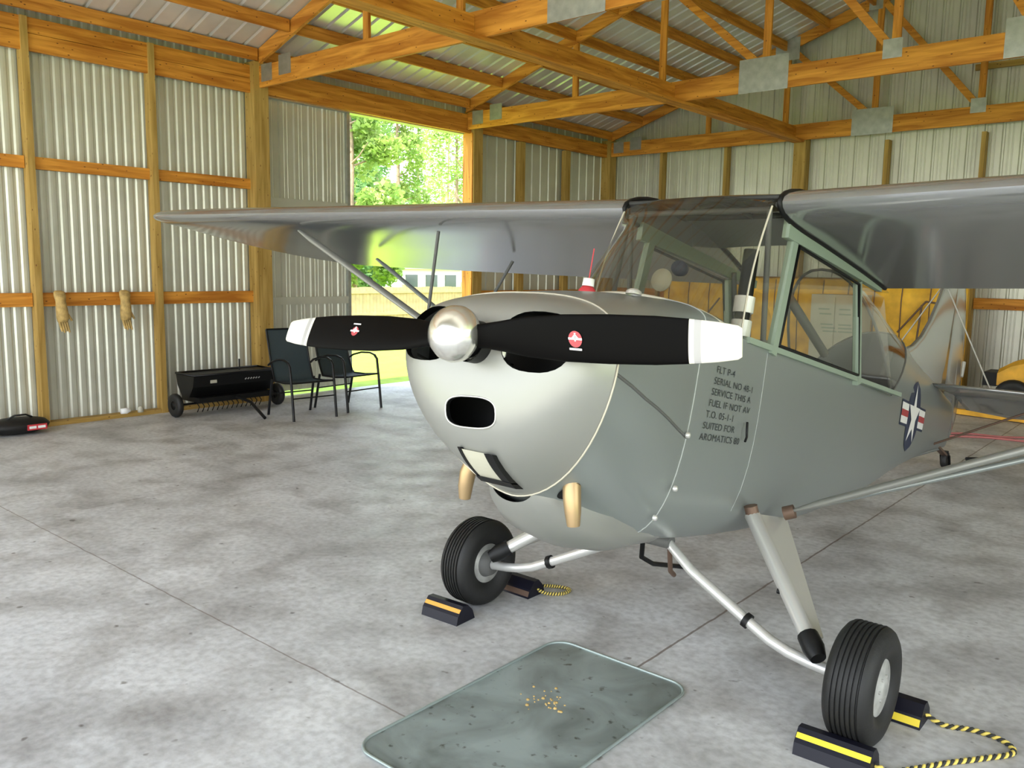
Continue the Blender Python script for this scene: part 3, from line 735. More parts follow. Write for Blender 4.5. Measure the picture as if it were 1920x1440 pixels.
# exhaust stacks
for sg in (1, -1):
    part('exhaust_pipe', MB().tube([B(.97, sg*.225, .60), B(.975, sg*.24, .54), B(.968, sg*.248, .49), B(.958, sg*.252, .445)], [.031, .031, .028, .022], 16), 'brass')
    tgt = B(.975, sg*.235, .555); best = min(((cr_[i][k]-tgt).length, i, k) for i in range(6) for k in range(NS))
    i0, k0 = best[1], best[2]; t0, th0 = i0/12, 2*math.pi*k0/NS
    ring = [cowl_pt(th0 + .12*math.cos(a), max(0, t0 + .05 + .055*math.sin(a)), .003) for a in [2*math.pi*k/24 for k in range(24)]]
    part('exhaust_hole', MB().loft([ring, [cowl_pt(th0, t0+.05, .0045)]*24]), 'black', cow)

# wings
def airfoil(n=18):
    m_, p_, t_ = .04, .4, .12; up, lo = [], []
    for i in range(n+1):
        x = .5*(1-math.cos(math.pi*i/n))
        yt = 5*t_*(.2969*math.sqrt(x)-.126*x-.3516*x*x+.2843*x**3-.1015*x**4)
        yc = m_/p_**2*(2*p_*x-x*x) if x < p_ else m_/(1-p_)**2*((1-2*p_)+2*p_*x-x*x)
        up.append((x, yc+yt)); lo.append((x, yc-yt))
    return up[::-1] + lo[1:]
AF = airfoil()
LEU, LEW, CHD, SEMI, INC, DIH = .007, 1.80, 1.495, 5.187, .0416, .0242
def wring(v, side, c0=0., c1=1.):
    t = max(0, (v-3.75)/(SEMI-3.75)); te = CHD*(1-t**2.3)**(1/2.3) if t < 1 else 0
    t2 = max(0, (v-4.9)/(SEMI-4.9)); le = .20*(1-math.sqrt(max(0, 1-t2**2.5)))
    te = max(te, le+.012); ch = te-le; th = (ch/CHD)**.75
    r = []
    for x, y in AF:
        xx = le + x*ch
        r.append(B(LEU-xx, side*v, LEW + DIH*v - INC*xx + y*CHD*th*.98 - .0*t))
    return r
for sd_, vr in ((1, .385), (-1, .385)):
    vs_ = [vr, .9, 1.6, 2.3, 3.0, 3.6, 4.0, 4.25, 4.5, 4.7, 4.85, 4.97, 5.06, 5.12, 5.16, 5.18, 5.187]
    wm = MB().loft([wring(v, sd_) for v in vs_], caps=True)
    w_ = part('wing', wm, 'wing'); autosmooth(w_, 50)
    # root gap seal
    part('root_seal', MB().tube([p - VV*sd_*.004 for p in wring(vr, sd_)], .012, 6), 'black', w_)
    # aileron gap and inspection plates
    ag = MB()
    def under(v, xx):
        return B(LEU-xx, sd_*v, LEW + DIH*v - INC*xx + (-.035 if xx < .9 else -.02*(1.5-xx)/.6)*1.0)
    for rv in [.9+.38*i for i in range(9)]:
        pass
    # control surfaces line
    # strut fittings
# fuselage roof between wings (opaque part behind the skylight)
def afy(xx, upper=True):
    x = max(0, min(1, xx/CHD)); yt = .6*(.2969*math.sqrt(x)-.126*x-.3516*x*x+.2843*x**3-.1015*x**4)
    yc = .04/.16*(.8*x-x*x) if x < .4 else .04/.36*(.2+.8*x-x*x)
    return (yc+yt if upper else yc-yt)*CHD*.98
def rooftop(u): return LEW + INC*(u-LEU) + afy(LEU-u) - .004
part('cabin_roof', MB().loft([[B(u, v, rooftop(u)+.012*(1-(v/.38)**2)) for v in (-.385,-.25,-.1,0,.1,.25,.385)] for u in (-.55,-.8,-1.0)], closed=False), 'silverside')
part('rear_skylight', MB().loft([[B(u, v, rooftop(u)+.012*(1-(v/.38)**2)) for v in (-.385,-.25,-.1,0,.1,.25,.385)] for u in (-1.0,-1.2,-1.4,-1.56)], closed=False), 'glass')
sg_ = MB()
for v in (-.37, 0, .37): sg_.tube([B(u, v, rooftop(u)-.015) for u in (.0,-.2,-.4,-.55)], .012, 6)
sg_.tube([B(-.55, v, rooftop(-.55)-.01) for v in (-.37, 0, .37)], .015, 6); sg_.tube([B(-.02, v, rooftop(-.02)+.005) for v in (-.37, 0, .37)], .012, 6)
part('cabin_tube_frame', sg_, 'dark')
# windshield: ruled surface from base curve to top curve
def curve(pts_, n):
    out_ = []; L_ = [0]
    for a, b_ in zip(pts_, pts_[1:]): L_.append(L_[-1] + (Vector(b_)-Vector(a)).length)
    for i in range(n+1):
        s_ = L_[-1]*i/n
        tb = [[(L_[j], pts_[j][k]) for j in range(len(pts_))] for k in range(3)]
        out_.append(Vector([sinterp(tb[k], s_) for k in range(3)]))
    return out_
hb_ = [(.165,.370,1.215),(.31,.372,1.235),(.42,.31,1.272),(.50,.17,1.30),(.53,0,1.31)]
base_c = hb_ + [(u,-v,w) for u,v,w in hb_[::-1][1:]]
ht_ = [(.03,.362,1.785),(.038,.345,1.795),(.045,.29,1.808),(.062,.15,1.822),(.068,0,1.826)]
top_c = ht_ + [(u,-v,w) for u,v,w in ht_[::-1][1:]]
bc, tcv = curve(base_c, 32), curve(top_c, 32)
wr = []
for j in range(13):
    t = j/12; r = []
    for a, b_ in zip(bc, tcv):
        p = a.lerp(b_, t); bl = math.sin(math.pi*t)*.035
        p.x += bl; p.y *= 1
        r.append(B(*p))
    wr.append(r)
sk = [[B(*p) for p in tcv]]
for u in (-.02, -.06, -.12, -.22, -.35, -.55):
    sk.append([B(u, p.y, rooftop(u) + .010*(1-(p.y/.37)**2)) for p in tcv])
part('skylight', MB().loft(sk, closed=False), 'roofglass')  # near-opaque tint paints in the dark cabin top behind the windshield
ws_ = part('windshield', MB().loft(wr, closed=False), 'windglass', None, 'dusty windshield with cabin gloom in its tint')  # dust film plus a darker tint imitating dim cabin and ceiling reflection
edge = [r[0] for r in wr]; edge2 = [r[-1] for r in wr]
part('windshield_frame', MB().tube(edge, .0045, 6), 'seaml', ws_); part('windshield_frame', MB().tube(edge2, .0045, 6), 'seaml', ws_)
part('windshield_base_strip', MB().tube([B(*p) for p in bc], .009, 6), 'seaml', ws_)
wb2 = MB()
for (a, b_) in ((8, 8), (24, 24)): wb2.tube([r[a] - UU*.012 for r in wr[:-1]], .006, 6)
# V tubes of the frame behind windshield
vt = MB()
vt.tube([B(.30,-.18,1.24), B(.02,-.34,1.72)], .011, 8)
vt.tube([B(-.12,.34,1.22), B(.0,.34,1.78)], .013, 8); vt.tube([B(-.12,-.34,1.22), B(.0,-.34,1.78)], .012, 8)
vt.tube([B(.0,-.34,1.78), B(.0,.34,1.78)], .012, 8); vt.tube([B(-1.3,-.33,1.2), B(-1.1,-.33,1.74)], .014, 8)
vt.tube([B(-.30,.32,1.50), B(-.95,.30,1.30)], .022, 8)
part('cabin_brace_tubes', vt, 'seam')
# side window frames
for sg in (1, -1):
    vv = .366*sg
    fr = MB()
    def bar(a, b_, wd=.05, th=.03, w2=None): fr.beam(B(a[0], vv, a[1]), B(b_[0], vv*.99, b_[1]), wd, th, VV, 0, w2)
    bar((-.155, 1.19), (-.235, 1.74), .052); bar((-.13, 1.735), (-1.45, 1.742), .085, .03, .045); bar((-1.29, 1.19), (-1.10, 1.70), .05)
    bar((.10, 1.215), (-2.08, 1.215), .024)
    f_ = part('window_frame', fr, 'green', None, 'grey green side window frame')
    sl = MB(); v3 = vv + .012*sg
    loopp = [(-.20, 1.235), (-.265, 1.685), (-1.08, 1.685), (-1.255, 1.235), (-.20, 1.235)]
    sl.tube([B(a, v3, b_) for a, b_ in loopp], .008, 6); part('window_seal', sl, 'black', f_)
    g = MB()
    g.add([B(.12, vv, 1.22), B(.02, vv, 1.78), B(-.22, vv, 1.74), B(-.15, vv, 1.22)], [(0,1,2,3)])
    g.add([B(-.18, vv, 1.22), B(-.25, vv, 1.70), B(-1.10, vv, 1.70), B(-1.27, vv, 1.22)], [(0,1,2,3)])
    part('side_window', g, 'glass')
    g2 = MB(); g2.add([B(-1.31, vv, 1.22), B(-1.12, vv, 1.70), B(-1.58, vv*.97, 1.71), B(-2.12, vv*.85, 1.22)], [(0,1,2,3)])
    part('rear_window', g2, 'glass')
# interior
part('instrument_panel', MB().box((0,0,0),(0,0,0)).__class__().loft([[B(.28, v, w) for v, w in ((-.35,.9),(-.35,1.2),(-.2,1.27),(.2,1.27),(.35,1.2),(.35,.9))], [B(.22, v, w) for v, w in ((-.35,.9),(-.35,1.2),(-.2,1.27),(.2,1.27),(.35,1.2),(.35,.9))]], caps=True), 'black')
part('glare_shield', MB().loft([[B(u, v, 1.225+.05*(1-(v/.36)**2)) for v in (-.36,-.2,0,.2,.36)] for u in (.45,.35,.2)], closed=False), 'black')
part('cabin_floor', MB().loft([[B(u, v, .53) for v in (-.26, .26)] for u in (.40, -1.2)], closed=False), 'dark')
part('baggage_shelf', MB().loft([[B(-1.5, v, .95), B(-2.4, v*.8, 1.0)] for v in (-.3, .3)], closed=False), 'seat')
for uu in (-.45, -1.25):
    st = MB().loft([[B(uu+a, v, w) for a, w in ((.35,.72),(.0,.68),(-.02,.80),(.35,.82))] for v in (-.22,.22)], caps=True, smooth=False)
    s_o = part('seat', st, 'seat')
    part('seat_back', MB().loft([[B(uu+a, v, w) for a, w in ((.02,.75),(-.05,.75),(-.17,1.27),(-.10,1.30))] for v in (-.2,.2)], caps=True, smooth=False), 'seat', s_o)
cp = part('compass', MB().lathe([(0,.0005),(0,.03),(.02,.036),(.05,.03),(.055,.0005)], B(.10, .0, 1.51), -UU, 16), 'ins_blue')
part('dial_card', MB().lathe([(0,.0005),(0,.05),(.006,.05),(.006,.0005)], B(.16,-.03,1.44), UU, 20, 0), 'cream')
fg = part('cap_on_cowl', MB().lathe([(0,.0005),(0,.035),(.03,.035),(.05,.02),(.05,.0005)], B(.66,-.05,1.262), WW, 16), 'red', None, 'red and white cap in front of the windshield')
part('cap_top', MB().lathe([(0,.024),(.03,.022),(.032,.0005)], B(.66,-.05,1.31), WW, 14), 'white', fg)
part('fuel_gauge_wire', MB().tube([B(.66,-.05,1.33), B(.655,-.05,1.46)], .0025, 6), 'red', fg)
ex_ = part('black_strap_post', MB().tube([B(.03,.30,1.60), B(.03,.30,1.40), B(.03,.30,1.16)], .032, 12), 'black')
for zz in (1.335, 1.235): part('white_tag', MB().tube([B(.03,.30,zz), B(.03,.30,zz+.068)], .042, 14), 'white', ex_)
tg = part('flare_pin', MB().tube([B(-.02,.10,1.16), B(-.02,.10,1.2)], .01, 8), 'red')
# skin seams
for u_ in (-.12,):
    for sg in (1, -1):
        part('panel_seam', MB().tube([B(u_-.02*(1.2-w), sg*(skin_v(u_, w)+.001), w) for w in (1.19,1.1,1.0,.9,.8,.7,.6,.5)], .0018, 5), 'seamg', fo)
part('latch', MB().tube([B(.0,.374,.885), B(.012,.382,.86), B(.008,.384,.825), B(-.004,.374,.805)], .005, 6), 'black', fo)

# lettering and insignia on the left side
def decal_text(body, u0, w0, size, name):
    cu = bpy.data.curves.new('t', 'FONT'); cu.body = body; cu.size = size; cu.space_line = .92; cu.space_character = 1.05; cu.offset = 0
    to = bpy.data.objects.new('t', cu); C.objects.link(to); bpy.context.view_layer.update()
    dg = bpy.context.evaluated_depsgraph_get(); me = bpy.data.meshes.new_from_object(to.evaluated_get(dg))
    mb = MB(); vs = []
    for v in me.vertices:
        w = w0 + v.co.y*1.0; u = u0 - v.co.x*1.38; vs.append(B(u, skin_v(u, w)+.0025, w))
    mb.add(vs, [tuple(p.vertices) for p in me.polygons])
    bpy.data.objects.remove(to); bpy.data.curves.remove(cu); bpy.data.meshes.remove(me)
    return part(name, mb, 'ins_txt', fo, 'black stencilled lettering')
M['ins_txt'] = mat('stencil_black', (.03, .035, .035), .6)
lines = [('FLT P-4', 1.052), ('SERIAL NO 48-1', 1.008), ('SERVICE THIS A', .965), ('FUEL IF NOT AV', .921), ('T.O. 05-1-1', .877), ('SUITED FOR', .833), ('AROMATICS 80', .789)]
for i, (tx, wz) in enumerate(lines): decal_text(tx, .345+.008*i, wz, .038, 'lettering')
# insignia
def insignia(uc, wc, sg):
    mb = MB()
    def P(x, y, off): # x aft
        u = uc-x; w = wc+y; return B(u, sg*(skin_v(u, w)+off), w)
    def rect(x0, x1, y0, y1, off, mi, n=8):
        for i in range(n):
            a = x0+(x1-x0)*i/n; b_ = x0+(x1-x0)*(i+1)/n
            mb.add([P(a,y0,off),P(b_,y0,off),P(b_,y1,off),P(a,y1,off)], [(0,1,2,3)], mi)
    r_ = .25
    for i in range(12):      # disc strips
        y0, y1 = -r_+2*r_*i/12, -r_+2*r_*(i+1)/12; h0, h1 = math.sqrt(max(0, r_*r_-y0*y0)), math.sqrt(max(0, r_*r_-y1*y1))
        for j in range(6):
            a, b_ = -1+j/3, -1+(j+1)/3
            mb.add([P(a*h0,y0,.003),P(b_*h0,y0,.003),P(b_*h1,y1,.003),P(a*h1,y1,.003)], [(0,1,2,3)], 0)
    for s_ in (1, -1):
        rect(s_*.22, s_*.49, -.085, .085, .003, 0); rect(s_*.22, s_*.475, -.068, .068, .004, 1); rect(s_*.22, s_*.475, -.022, .022, .005, 2)
    st = [(.225*math.sin(k*math.pi/5)*(1 if k % 2 == 0 else .382), .225*math.cos(k*math.pi/5)*(1 if k % 2 == 0 else .382)) for k in range(10)]
    for k in range(10):
        a, b_ = st[k], st[(k+1) % 10]; mb.add([P(0,0,.0065), P(a[0],a[1],.0065), P(b_[0],b_[1],.0065)], [(0,1,2)], 1)
    return part('star_insignia', mb, ['ins_blue','ins_white','ins_red'], fo, 'white star in dark disc with striped bars')
insignia(-3.0, 1.14, 1)

# tail
def plate(outline, th, fn, mb, sub=None):
    """outline list of 2D, fn(a,b,side)->point; bulged edge"""
    n = len(outline); ca = sum(p[0] for p in outline)/n; cb_2 = sum(p[1] for p in outline)/n
    rings = []
    for k, (f, t) in enumerate(((0.02, th), (.6, th), (.92, th*.8), (.985, th*.45), (1.0, 0), (.985, -th*.45), (.92, -th*.8), (.6, -th), (.02, -th))):
        rings.append([fn(ca+(a-ca)*f, cb_2+(b_-cb_2)*f, t) for a, b_ in outline])
    mb.loft(rings, caps=True); return mb
fin = MB(); fr_ = []
for w_, le_ in ((1.40,-2.85),(1.60,-2.98),(1.635,-3.25),(1.70,-3.48),(1.80,-3.68),(1.95,-3.86),(2.14,-4.03),(2.34,-4.17),(2.50,-4.28),(2.57,-4.36),(2.60,-4.46)):
    te_ = -4.56; r = []
    for k in range(13):
        x = k/12; r.append(B(le_+(te_-le_)*x, .024*math.sqrt(max(0, math.sin(math.pi*min(1, x*.5+.0)**.8)))*(1 if k else 0), w_))
    for k in range(12, 0, -1):
        x = k/12; r.append(B(le_+(te_-le_)*x, -.024*math.sqrt(max(0, math.sin(math.pi*min(1, x*.5+.0)**.8))), w_))
    fr_.append(r)
fin.loft(fr_, caps=True); part('tail_fin', fin, 'wing')
rudO = [(-4.52,2.60),(-4.66,2.60),(-4.80,2.53),(-4.93,2.38),(-5.05,2.10),(-5.13,1.80),(-5.17,1.5),(-5.15,1.25),(-5.05,1.10),(-4.92,1.04),(-4.90,1.40),(-4.57,1.43)]
rud = part('rudder', plate(rudO, .018, lambda a, b_, t: B(a, t, b_), MB()), 'wing')
part('tail_light', MB().tube([B(-5.17,0,1.66), B(-5.2,0,1.80)], .022, 8), 'alu', rud)
part('brace_wire', MB().tube([B(-4.22,.03,2.28), B(-4.15,.45,1.47)], .006, 6), 'alu')
part('brace_wire', MB().tube([B(-4.22,-.03,2.28), B(-4.15,-.45,1.47)], .006, 6), 'alu')
for sg in (1, -1):
    so = [(-3.88,.06),(-3.92,.5),(-4.0,1.0),(-4.12,1.3),(-4.3,1.47),(-4.5,1.52),(-4.55,1.5),(-4.6,.06)]
    part('stabilizer', plate(so, .018, lambda a, b_, t: B(a, sg*b_, 1.455+t), MB()), 'wing')
    eo = [(-4.57,.09),(-4.57,1.5),(-4.72,1.47),(-4.9,1.3),(-5.02,.9),(-5.06,.45),(-4.95,.12)]
    part('elevator', plate(eo, .014, lambda a, b_, t: B(a, sg*b_, 1.45+t+(a+4.57)*.25), MB()), 'wing')
part('stabilizer_strut', MB().tube([B(-4.3,.06,1.0), B(-4.25,.9,1.44)], .009, 8), 'brown'); part('stabilizer_strut', MB().tube([B(-4.3,-.06,1.0), B(-4.25,-.9,1.44)], .009, 8), 'brown')
tw = part('tail_spring', MB().beam(B(-4.6,0,1.0), B(-4.98,0,.93), .05, .02, WW), 'brown')
part('tail_fork', MB().tube([B(-4.98,0,.97), B(-4.99,0,.90)], .03, 10).tube([B(-4.99,.035,.93), B(-5.05,.035,.845)], .01, 6).tube([B(-4.99,-.035,.93), B(-5.05,-.035,.845)], .01, 6), 'black', tw)
TWc = Vector((MX, MY+5.09, .075))
part('tail_wheel', MB().lathe([(-.02,.03),(-.026,.055),(-.022,.068),(-.01,.075),(.01,.075),(.022,.068),(.026,.055),(.02,.03)], TWc, VV, 24).lathe([(-.021,.0005),(-.021,.032),(.021,.032),(.021,.0005)], TWc, VV, 16), 'rubber', tw)

# struts
for sg in (1, -1):
    lo_ = B(-.56, sg*.385, .515); uf = B(-.17, sg*3.2, 1.80); ur = B(-.95, sg*3.26, 1.775)
    part('wing_strut', MB().tube([lo_ + (uf-lo_)*t for t in (0, .02, .05, .95, 1)], [.012, .02, .034, .034, .016], 14, flat=.5), 'silver')
    part('wing_strut', MB().tube([lo_ + (ur-lo_)*t for t in (0, .02, .05, .95, 1)], [.012, .015, .021, .021, .014], 14, flat=.6), 'silverside')
    part('strut_fitting', MB().tube([B(-.56, sg*.36, .50), B(-.57, sg*.405, .52)], .032, 10), 'brown')
    mf = lo_.lerp(uf, .56); mr = lo_.lerp(ur, .56)
    jt = B(-.17, sg*1.80, 1.77); jr = B(-.93, sg*1.85, 1.76)
    part('jury_strut', MB().tube([mf, jt], .011, 8), 'seam'); part('jury_strut', MB().tube([mr, jr], .011, 8), 'seam')
    part('jury_brace', MB().tube([mf, mr], .008, 8), 'seam')
    # main gear
    q0, q1 = B(-.27, sg*.335, .49), B(-.66, sg*.335, .47); r0, r1 = B(.045, sg*.765, .10), B(-.06, sg*.775, .10)
    leg = MB(); leg.tube([q0, r0], [.034, .030], 14)
    n_ = (q1-q0).cross(r0-q0).normalized()*.012
    leg.add([q0+n_, q1+n_*.4, r1+n_*.4, r0+n_, q0-n_, q1-n_*.4, r1-n_*.4, r0-n_], [(0,1,2,3),(7,6,5,4),(0,4,5,1),(1,5,6,2),(2,6,7,3),(3,7,4,0)])
    lg = part('landing_gear_leg', leg, 'alu')
    part('gear_fitting', MB().tube([B(-.25, sg*.33, .53), B(-.27, sg*.345, .47)], .03, 10), 'brown', lg)
    part('rubber_boot', MB().tube([r0.lerp(q0, .04), r0.lerp(q0, -.05), r0.lerp(q0, -.12)], [.04, .042, .03], 12), 'black', lg)
    part('leg_bolt', MB().tube([q0.lerp(r0, .66)+VV*-sg*.045, q0.lerp(r0, .66)+VV*-sg*.02], .012, 8), 'black', lg)
    br = MB(); br.tube([B(.02, sg*.08, .345), B(.02, sg*.23, .235), B(.02, sg*.5, .10), B(.02, sg*.60, .052), B(.02, sg*.68, .028), B(.01, sg*.76, .012), B(0, sg*.86, 0)], [.02,.022,.022,.022,.022,.022,.024], 12)
    bo = part('gear_brace_tube', br, 'alu')
    part('brace_clamp', MB().tube([B(.02, sg*.49, .104), B(.02, sg*.51, .096)], .032, 10), 'black', bo)
    wc = B(0, sg*.958, 0)
    tp = [(-.055,.095),(-.07,.11),(-.083,.14),(-.086,.165),(-.080,.19),(-.068,.208),(-.060,.213)]
    xs_ = -.056
    for g in range(6):
        tp += [(xs_, .2165), (xs_+.012, .219), (xs_+.0125, .211), (xs_+.0165, .211)]; xs_ += .0175
    tp += [(.052,.2165),(.060,.213),(.068,.208),(.080,.19),(.086,.165),(.083,.14),(.07,.11),(.055,.095)]
    ty = part('tire', MB().lathe(tp, wc, VV, 64), 'rubber'); autosmooth(ty, 35)
    o_ = sg
    part('wheel_hub', MB().lathe([(-.06*o_,.0005),(-.06*o_,.10),(.05*o_,.120),(.060*o_,.116),(.064*o_,.106),(.067*o_,.075),(.070*o_,.045),(.078*o_,.035),(.080*o_,.025),(.080*o_,.0005)], wc, VV, 36), 'hub', ty)
    part('brake_drum', MB().lathe([(-.09*o_,.0005),(-.09*o_,.055),(-.06*o_,.07)], wc, VV, 24), 'seam', ty)
    cn = MB()
    for k in range(6):
        a = 2*math.pi*k/6; p = wc + Vector((.06*o_, .02*math.cos(a)*2.2, .02*math.sin(a)*2.2)); cn.tube([p, p+VV*.016*o_], .006, 6)
    part('hub_bolt', cn, 'alu', ty)
part('gear_crossbar', MB().tube([B(.02,-.12,.33), B(.02,.12,.33)], .03, 12), 'seam')
part('breather_tube', MB().tube([B(-.28,-.06,.33), B(-.36,-.08,.20), B(-.42,-.10,.13), B(-.50,-.12,.10)], .012, 8), 'brown')
stp = part('entry_step', MB().tube([B(-.50,-.25,.40), B(-.50,-.32,.24), B(-.58,-.36,.13), B(-.78,-.40,.075), B(-1.1,-.42,.04), B(-1.5,-.42,-.01)], .013, 8), 'black', None, 'black tubular entry step')
part('step_pad', MB().loft([[B(-1.5+.17*math.cos(t), -.42+.07*math.sin(t), -.005+h_) for t in [2*math.pi*k/20 for k in range(20)]] for h_ in (-.03, 0)], caps=True), 'black', stp)

# ------------------------------------------------------------ chocks and ropes
def chock(x0, x1, y, face, label, stripe, rz=0.):
    """triangular rubber prism lying along x; face=+1 slopes towards +y wheel"""
    L_ = (x1-x0)/2; cx = (x0+x1)/2
    o = bpy.data.objects.new('wheel_chock', None); C.objects.link(o); o.location = (cx, y, 0); o.rotation_euler = (0, 0, rz); LOC[o.name] = Vector((0,0,0))
    setp(o, label, 'wheel chock', 'rubber wheel chocks')
    pr = [(-.068, .0), (.068, .0), (.052, .045), (.016, .082), (-.018, .084), (-.058, .042)]
    pr = [(a*face, b_) for a, b_ in pr]
    mb = MB().loft([[(-L_, a, b_) for a, b_ in pr], [(L_, a, b_) for a, b_ in pr]], caps=True, smooth=False)
    bo = build('body', mb, 'chock', o, world=False)
    a0 = Vector((0, -.0545*1, .040)); a1 = Vector((0, -.030, .072))
    if face < 0: pass
    n_ = Vector((0, -.8, .6))*.002
    ss = []
    for x_ in (-L_*.98, L_*.98): ss.append([Vector((x_, -.058+.012, .042+.0126)) + n_, Vector((x_, -.058+.026, .042+.0273)) + n_])
    if face > 0: build('stripe', MB().add([ss[0][0], ss[1][0], ss[1][1], ss[0][1]], [(0,1,2,3)]), stripe, o, world=False)
    else:
        n2 = Vector((0, -.9, .4))*.002
        build('stripe', MB().add([Vector((-L_*.98,-.066,.010))+n2, Vector((L_*.98,-.066,.010))+n2, Vector((L_*.98,-.056,.036))+n2, Vector((-L_*.98,-.056,.036))+n2], [(0,1,2,3)]), stripe, o, world=False)
    return o
chock(-1.06, -.80, 2.875, 1, 'black and yellow wheel chock in front of the right-hand tire', 'yellow', .04)
chock(-1.04, -.76, 3.345, -1, 'black and yellow wheel chock behind the right-hand tire', 'yellow')
chock(-2.93, -2.70, 2.83, 1, 'black and orange wheel chock in front of the left-hand tire', 'orange', .06)
chock(-2.88, -2.66, 3.33, -1, 'dark wheel chock behind the left-hand tire', 'brown')
def rope(pts_, r, label):
    n = 160; sp_ = curve([tuple(p) for p in pts_], n)
    mb = MB(); mb.tube(sp_, r*.86, 8)
    k_ = len(mb.f); 
    # two twisted strands
    m2 = MB(); st0 = []; st1 = []
    for i, p in enumerate(sp_):
        d = (sp_[min(i+1, n)]-sp_[max(i-1, 0)]).normalized(); a = d.cross(Vector((0,0,1))).normalized(); b_ = a.cross(d)
        ph = i*1.05
        st0.append(p + (a*math.cos(ph)+b_*math.sin(ph))*r*.55); st1.append(p - (a*math.cos(ph)+b_*math.sin(ph))*r*.55)
    m2.tube(st0, r*.62, 6, 0); m2.tube(st1, r*.62, 6, 1)
    m2.v = [(x, y, max(z, .001)) for x, y, z in m2.v]
    return setp(build('rope', m2, ['ropey', 'ropek'], loc=tuple(pts_[0])), label, 'rope')
rope([(-.76,3.35,.035),(-.70,3.36,.012),(-.60,3.40,.010),(-.50,3.39,.010),(-.46,3.33,.010),(-.53,3.22,.010),(-.62,3.10,.010),(-.70,2.98,.010),(-.76,2.90,.012),(-.795,2.88,.03)], .0095, 'yellow and black twisted rope joining the chocks at the right-hand tire')
rope([(-2.66,3.34,.03),(-2.62,3.37,.012),(-2.56,3.43,.010),(-2.57,3.50,.010),(-2.64,3.49,.010),(-2.70,3.42,.02)], .0085, 'short yellow and black rope loop on the chock behind the left-hand tire')

# ------------------------------------------------------------ floor sheet
mx0, mx1, my0, my1, rr_ = -2.245, -1.555, 1.78, 2.975, .09
ol = []
for cx, cy, a0 in ((mx1-rr_, my1-rr_, 0), (mx0+rr_, my1-rr_, 90), (mx0+rr_, my0+rr_, 180), (mx1-rr_, my0+rr_, 270)):
    for k in range(9): a = R(a0+90*k/8); ol.append((cx+rr_*math.cos(a), cy+rr_*math.sin(a)))
dt = empty('drip_tray', (-1.9, 2.38, 0), 'green grey rounded drip tray with oil stains lying under the nose', 'drip tray')
mbs = MB(); N_ = len(ol)
mbs.loft([[(x, y, .001) for x, y in ol], [(x, y, .006) for x, y in ol]], closed=True, smooth=False); mbs.add([(x, y, .006) for x, y in ol], [tuple(range(N_))])
build('sheet', mbs, mat_material(), dt)
build('rim', MB().tube([(x, y, .008) for x, y in ol + ol[:1]], .006, 6, caps=False), mat('tray_rim', (.34, .40, .38), .3, .4), dt)
gr_ = MB(); rnd = random.Random(4)
for k in range(34):
    x = -1.93+rnd.gauss(0, .055); y = 2.50+rnd.gauss(0, .04); s_ = rnd.uniform(.003, .009)
    gr_.lathe([(-.001, s_), (s_*.5, s_*.7), (s_*.6, .0004)], (x, y, .0065), (0,0,1), 6)
setp(build('floor_dry_crumbs', gr_, 'tan', loc=(-1.93, 2.5, .0065)), 'pale crumbs of absorbent scattered on the drip tray', 'debris', kind='stuff')
bpy.data.objects['floor_dry_crumbs'].name = 'absorbent_crumbs'

# ------------------------------------------------------------ patio chairs
def chair(loc, rz, label):
    t = empty('patio_chair', loc, label, 'patio chair', 'sling patio chairs by the side doorway', rz)
    r = .015; w = .27
    # local: +x is the front, y lateral
    for s_ in (1, -1):
        build('leg', MB().tube([(.29, s_*w, 0), (.25, s_*w, .38), (.22, s_*w, .60), (.18, s_*w, .64)], r, 8), 'frame', t, world=False)
        build('leg', MB().tube([(-.30, s_*w, 0), (-.24, s_*w, .25), (-.20, s_*w, .42)], r, 8), 'frame', t, world=False)
        build('armrest', MB().tube([(.19, s_*w, .64), (.10, s_*w, .665), (-.05, s_*w, .66), (-.20, s_*w, .62), (-.27, s_*w, .58)], .016, 8, flat=.7), 'frame', t, world=False)
        build('side_rail', MB().tube([(.26, s_*.245, .42), (.05, s_*.245, .40), (-.18, s_*.245, .40), (-.26, s_*.245, .60), (-.36, s_*.245, .98)], .011, 8), 'frame', t, world=False)
    for a_, b__, r_ in (((.27, -w, .25), (.27, w, .25), .008), ((-.24, -w, .25), (-.24, w, .25), .008), ((.26, -.25, .42), (.26, .25, .42), .011), ((-.36, -.245, .98), (-.36, .245, .98), .011)): build('crossbar', MB().tube([a_, b__], r_, 6), 'frame', t, world=False)
    pr = [(.27,.425),(.15,.405),(.0,.395),(-.14,.395),(-.19,.41),(-.22,.47),(-.27,.62),(-.32,.80),(-.365,.985)]
    sl = MB().loft([[(x, -.24, z) for x, z in pr], [(x, .24, z) for x, z in pr]], closed=False)
    sl.loft([[(x-.006, -.24, z-.006) for x, z in pr], [(x-.006, .24, z-.006) for x, z in pr]], closed=False)
    build('sling_seat', sl, 'sling', t, world=False)
    return t
chair((-8.06, 5.72, 0), R(-6), 'blue grey sling patio chair nearer the black cart')
chair((-8.16, 6.46, 0), R(4), 'blue grey sling patio chair nearer the open side doorway')

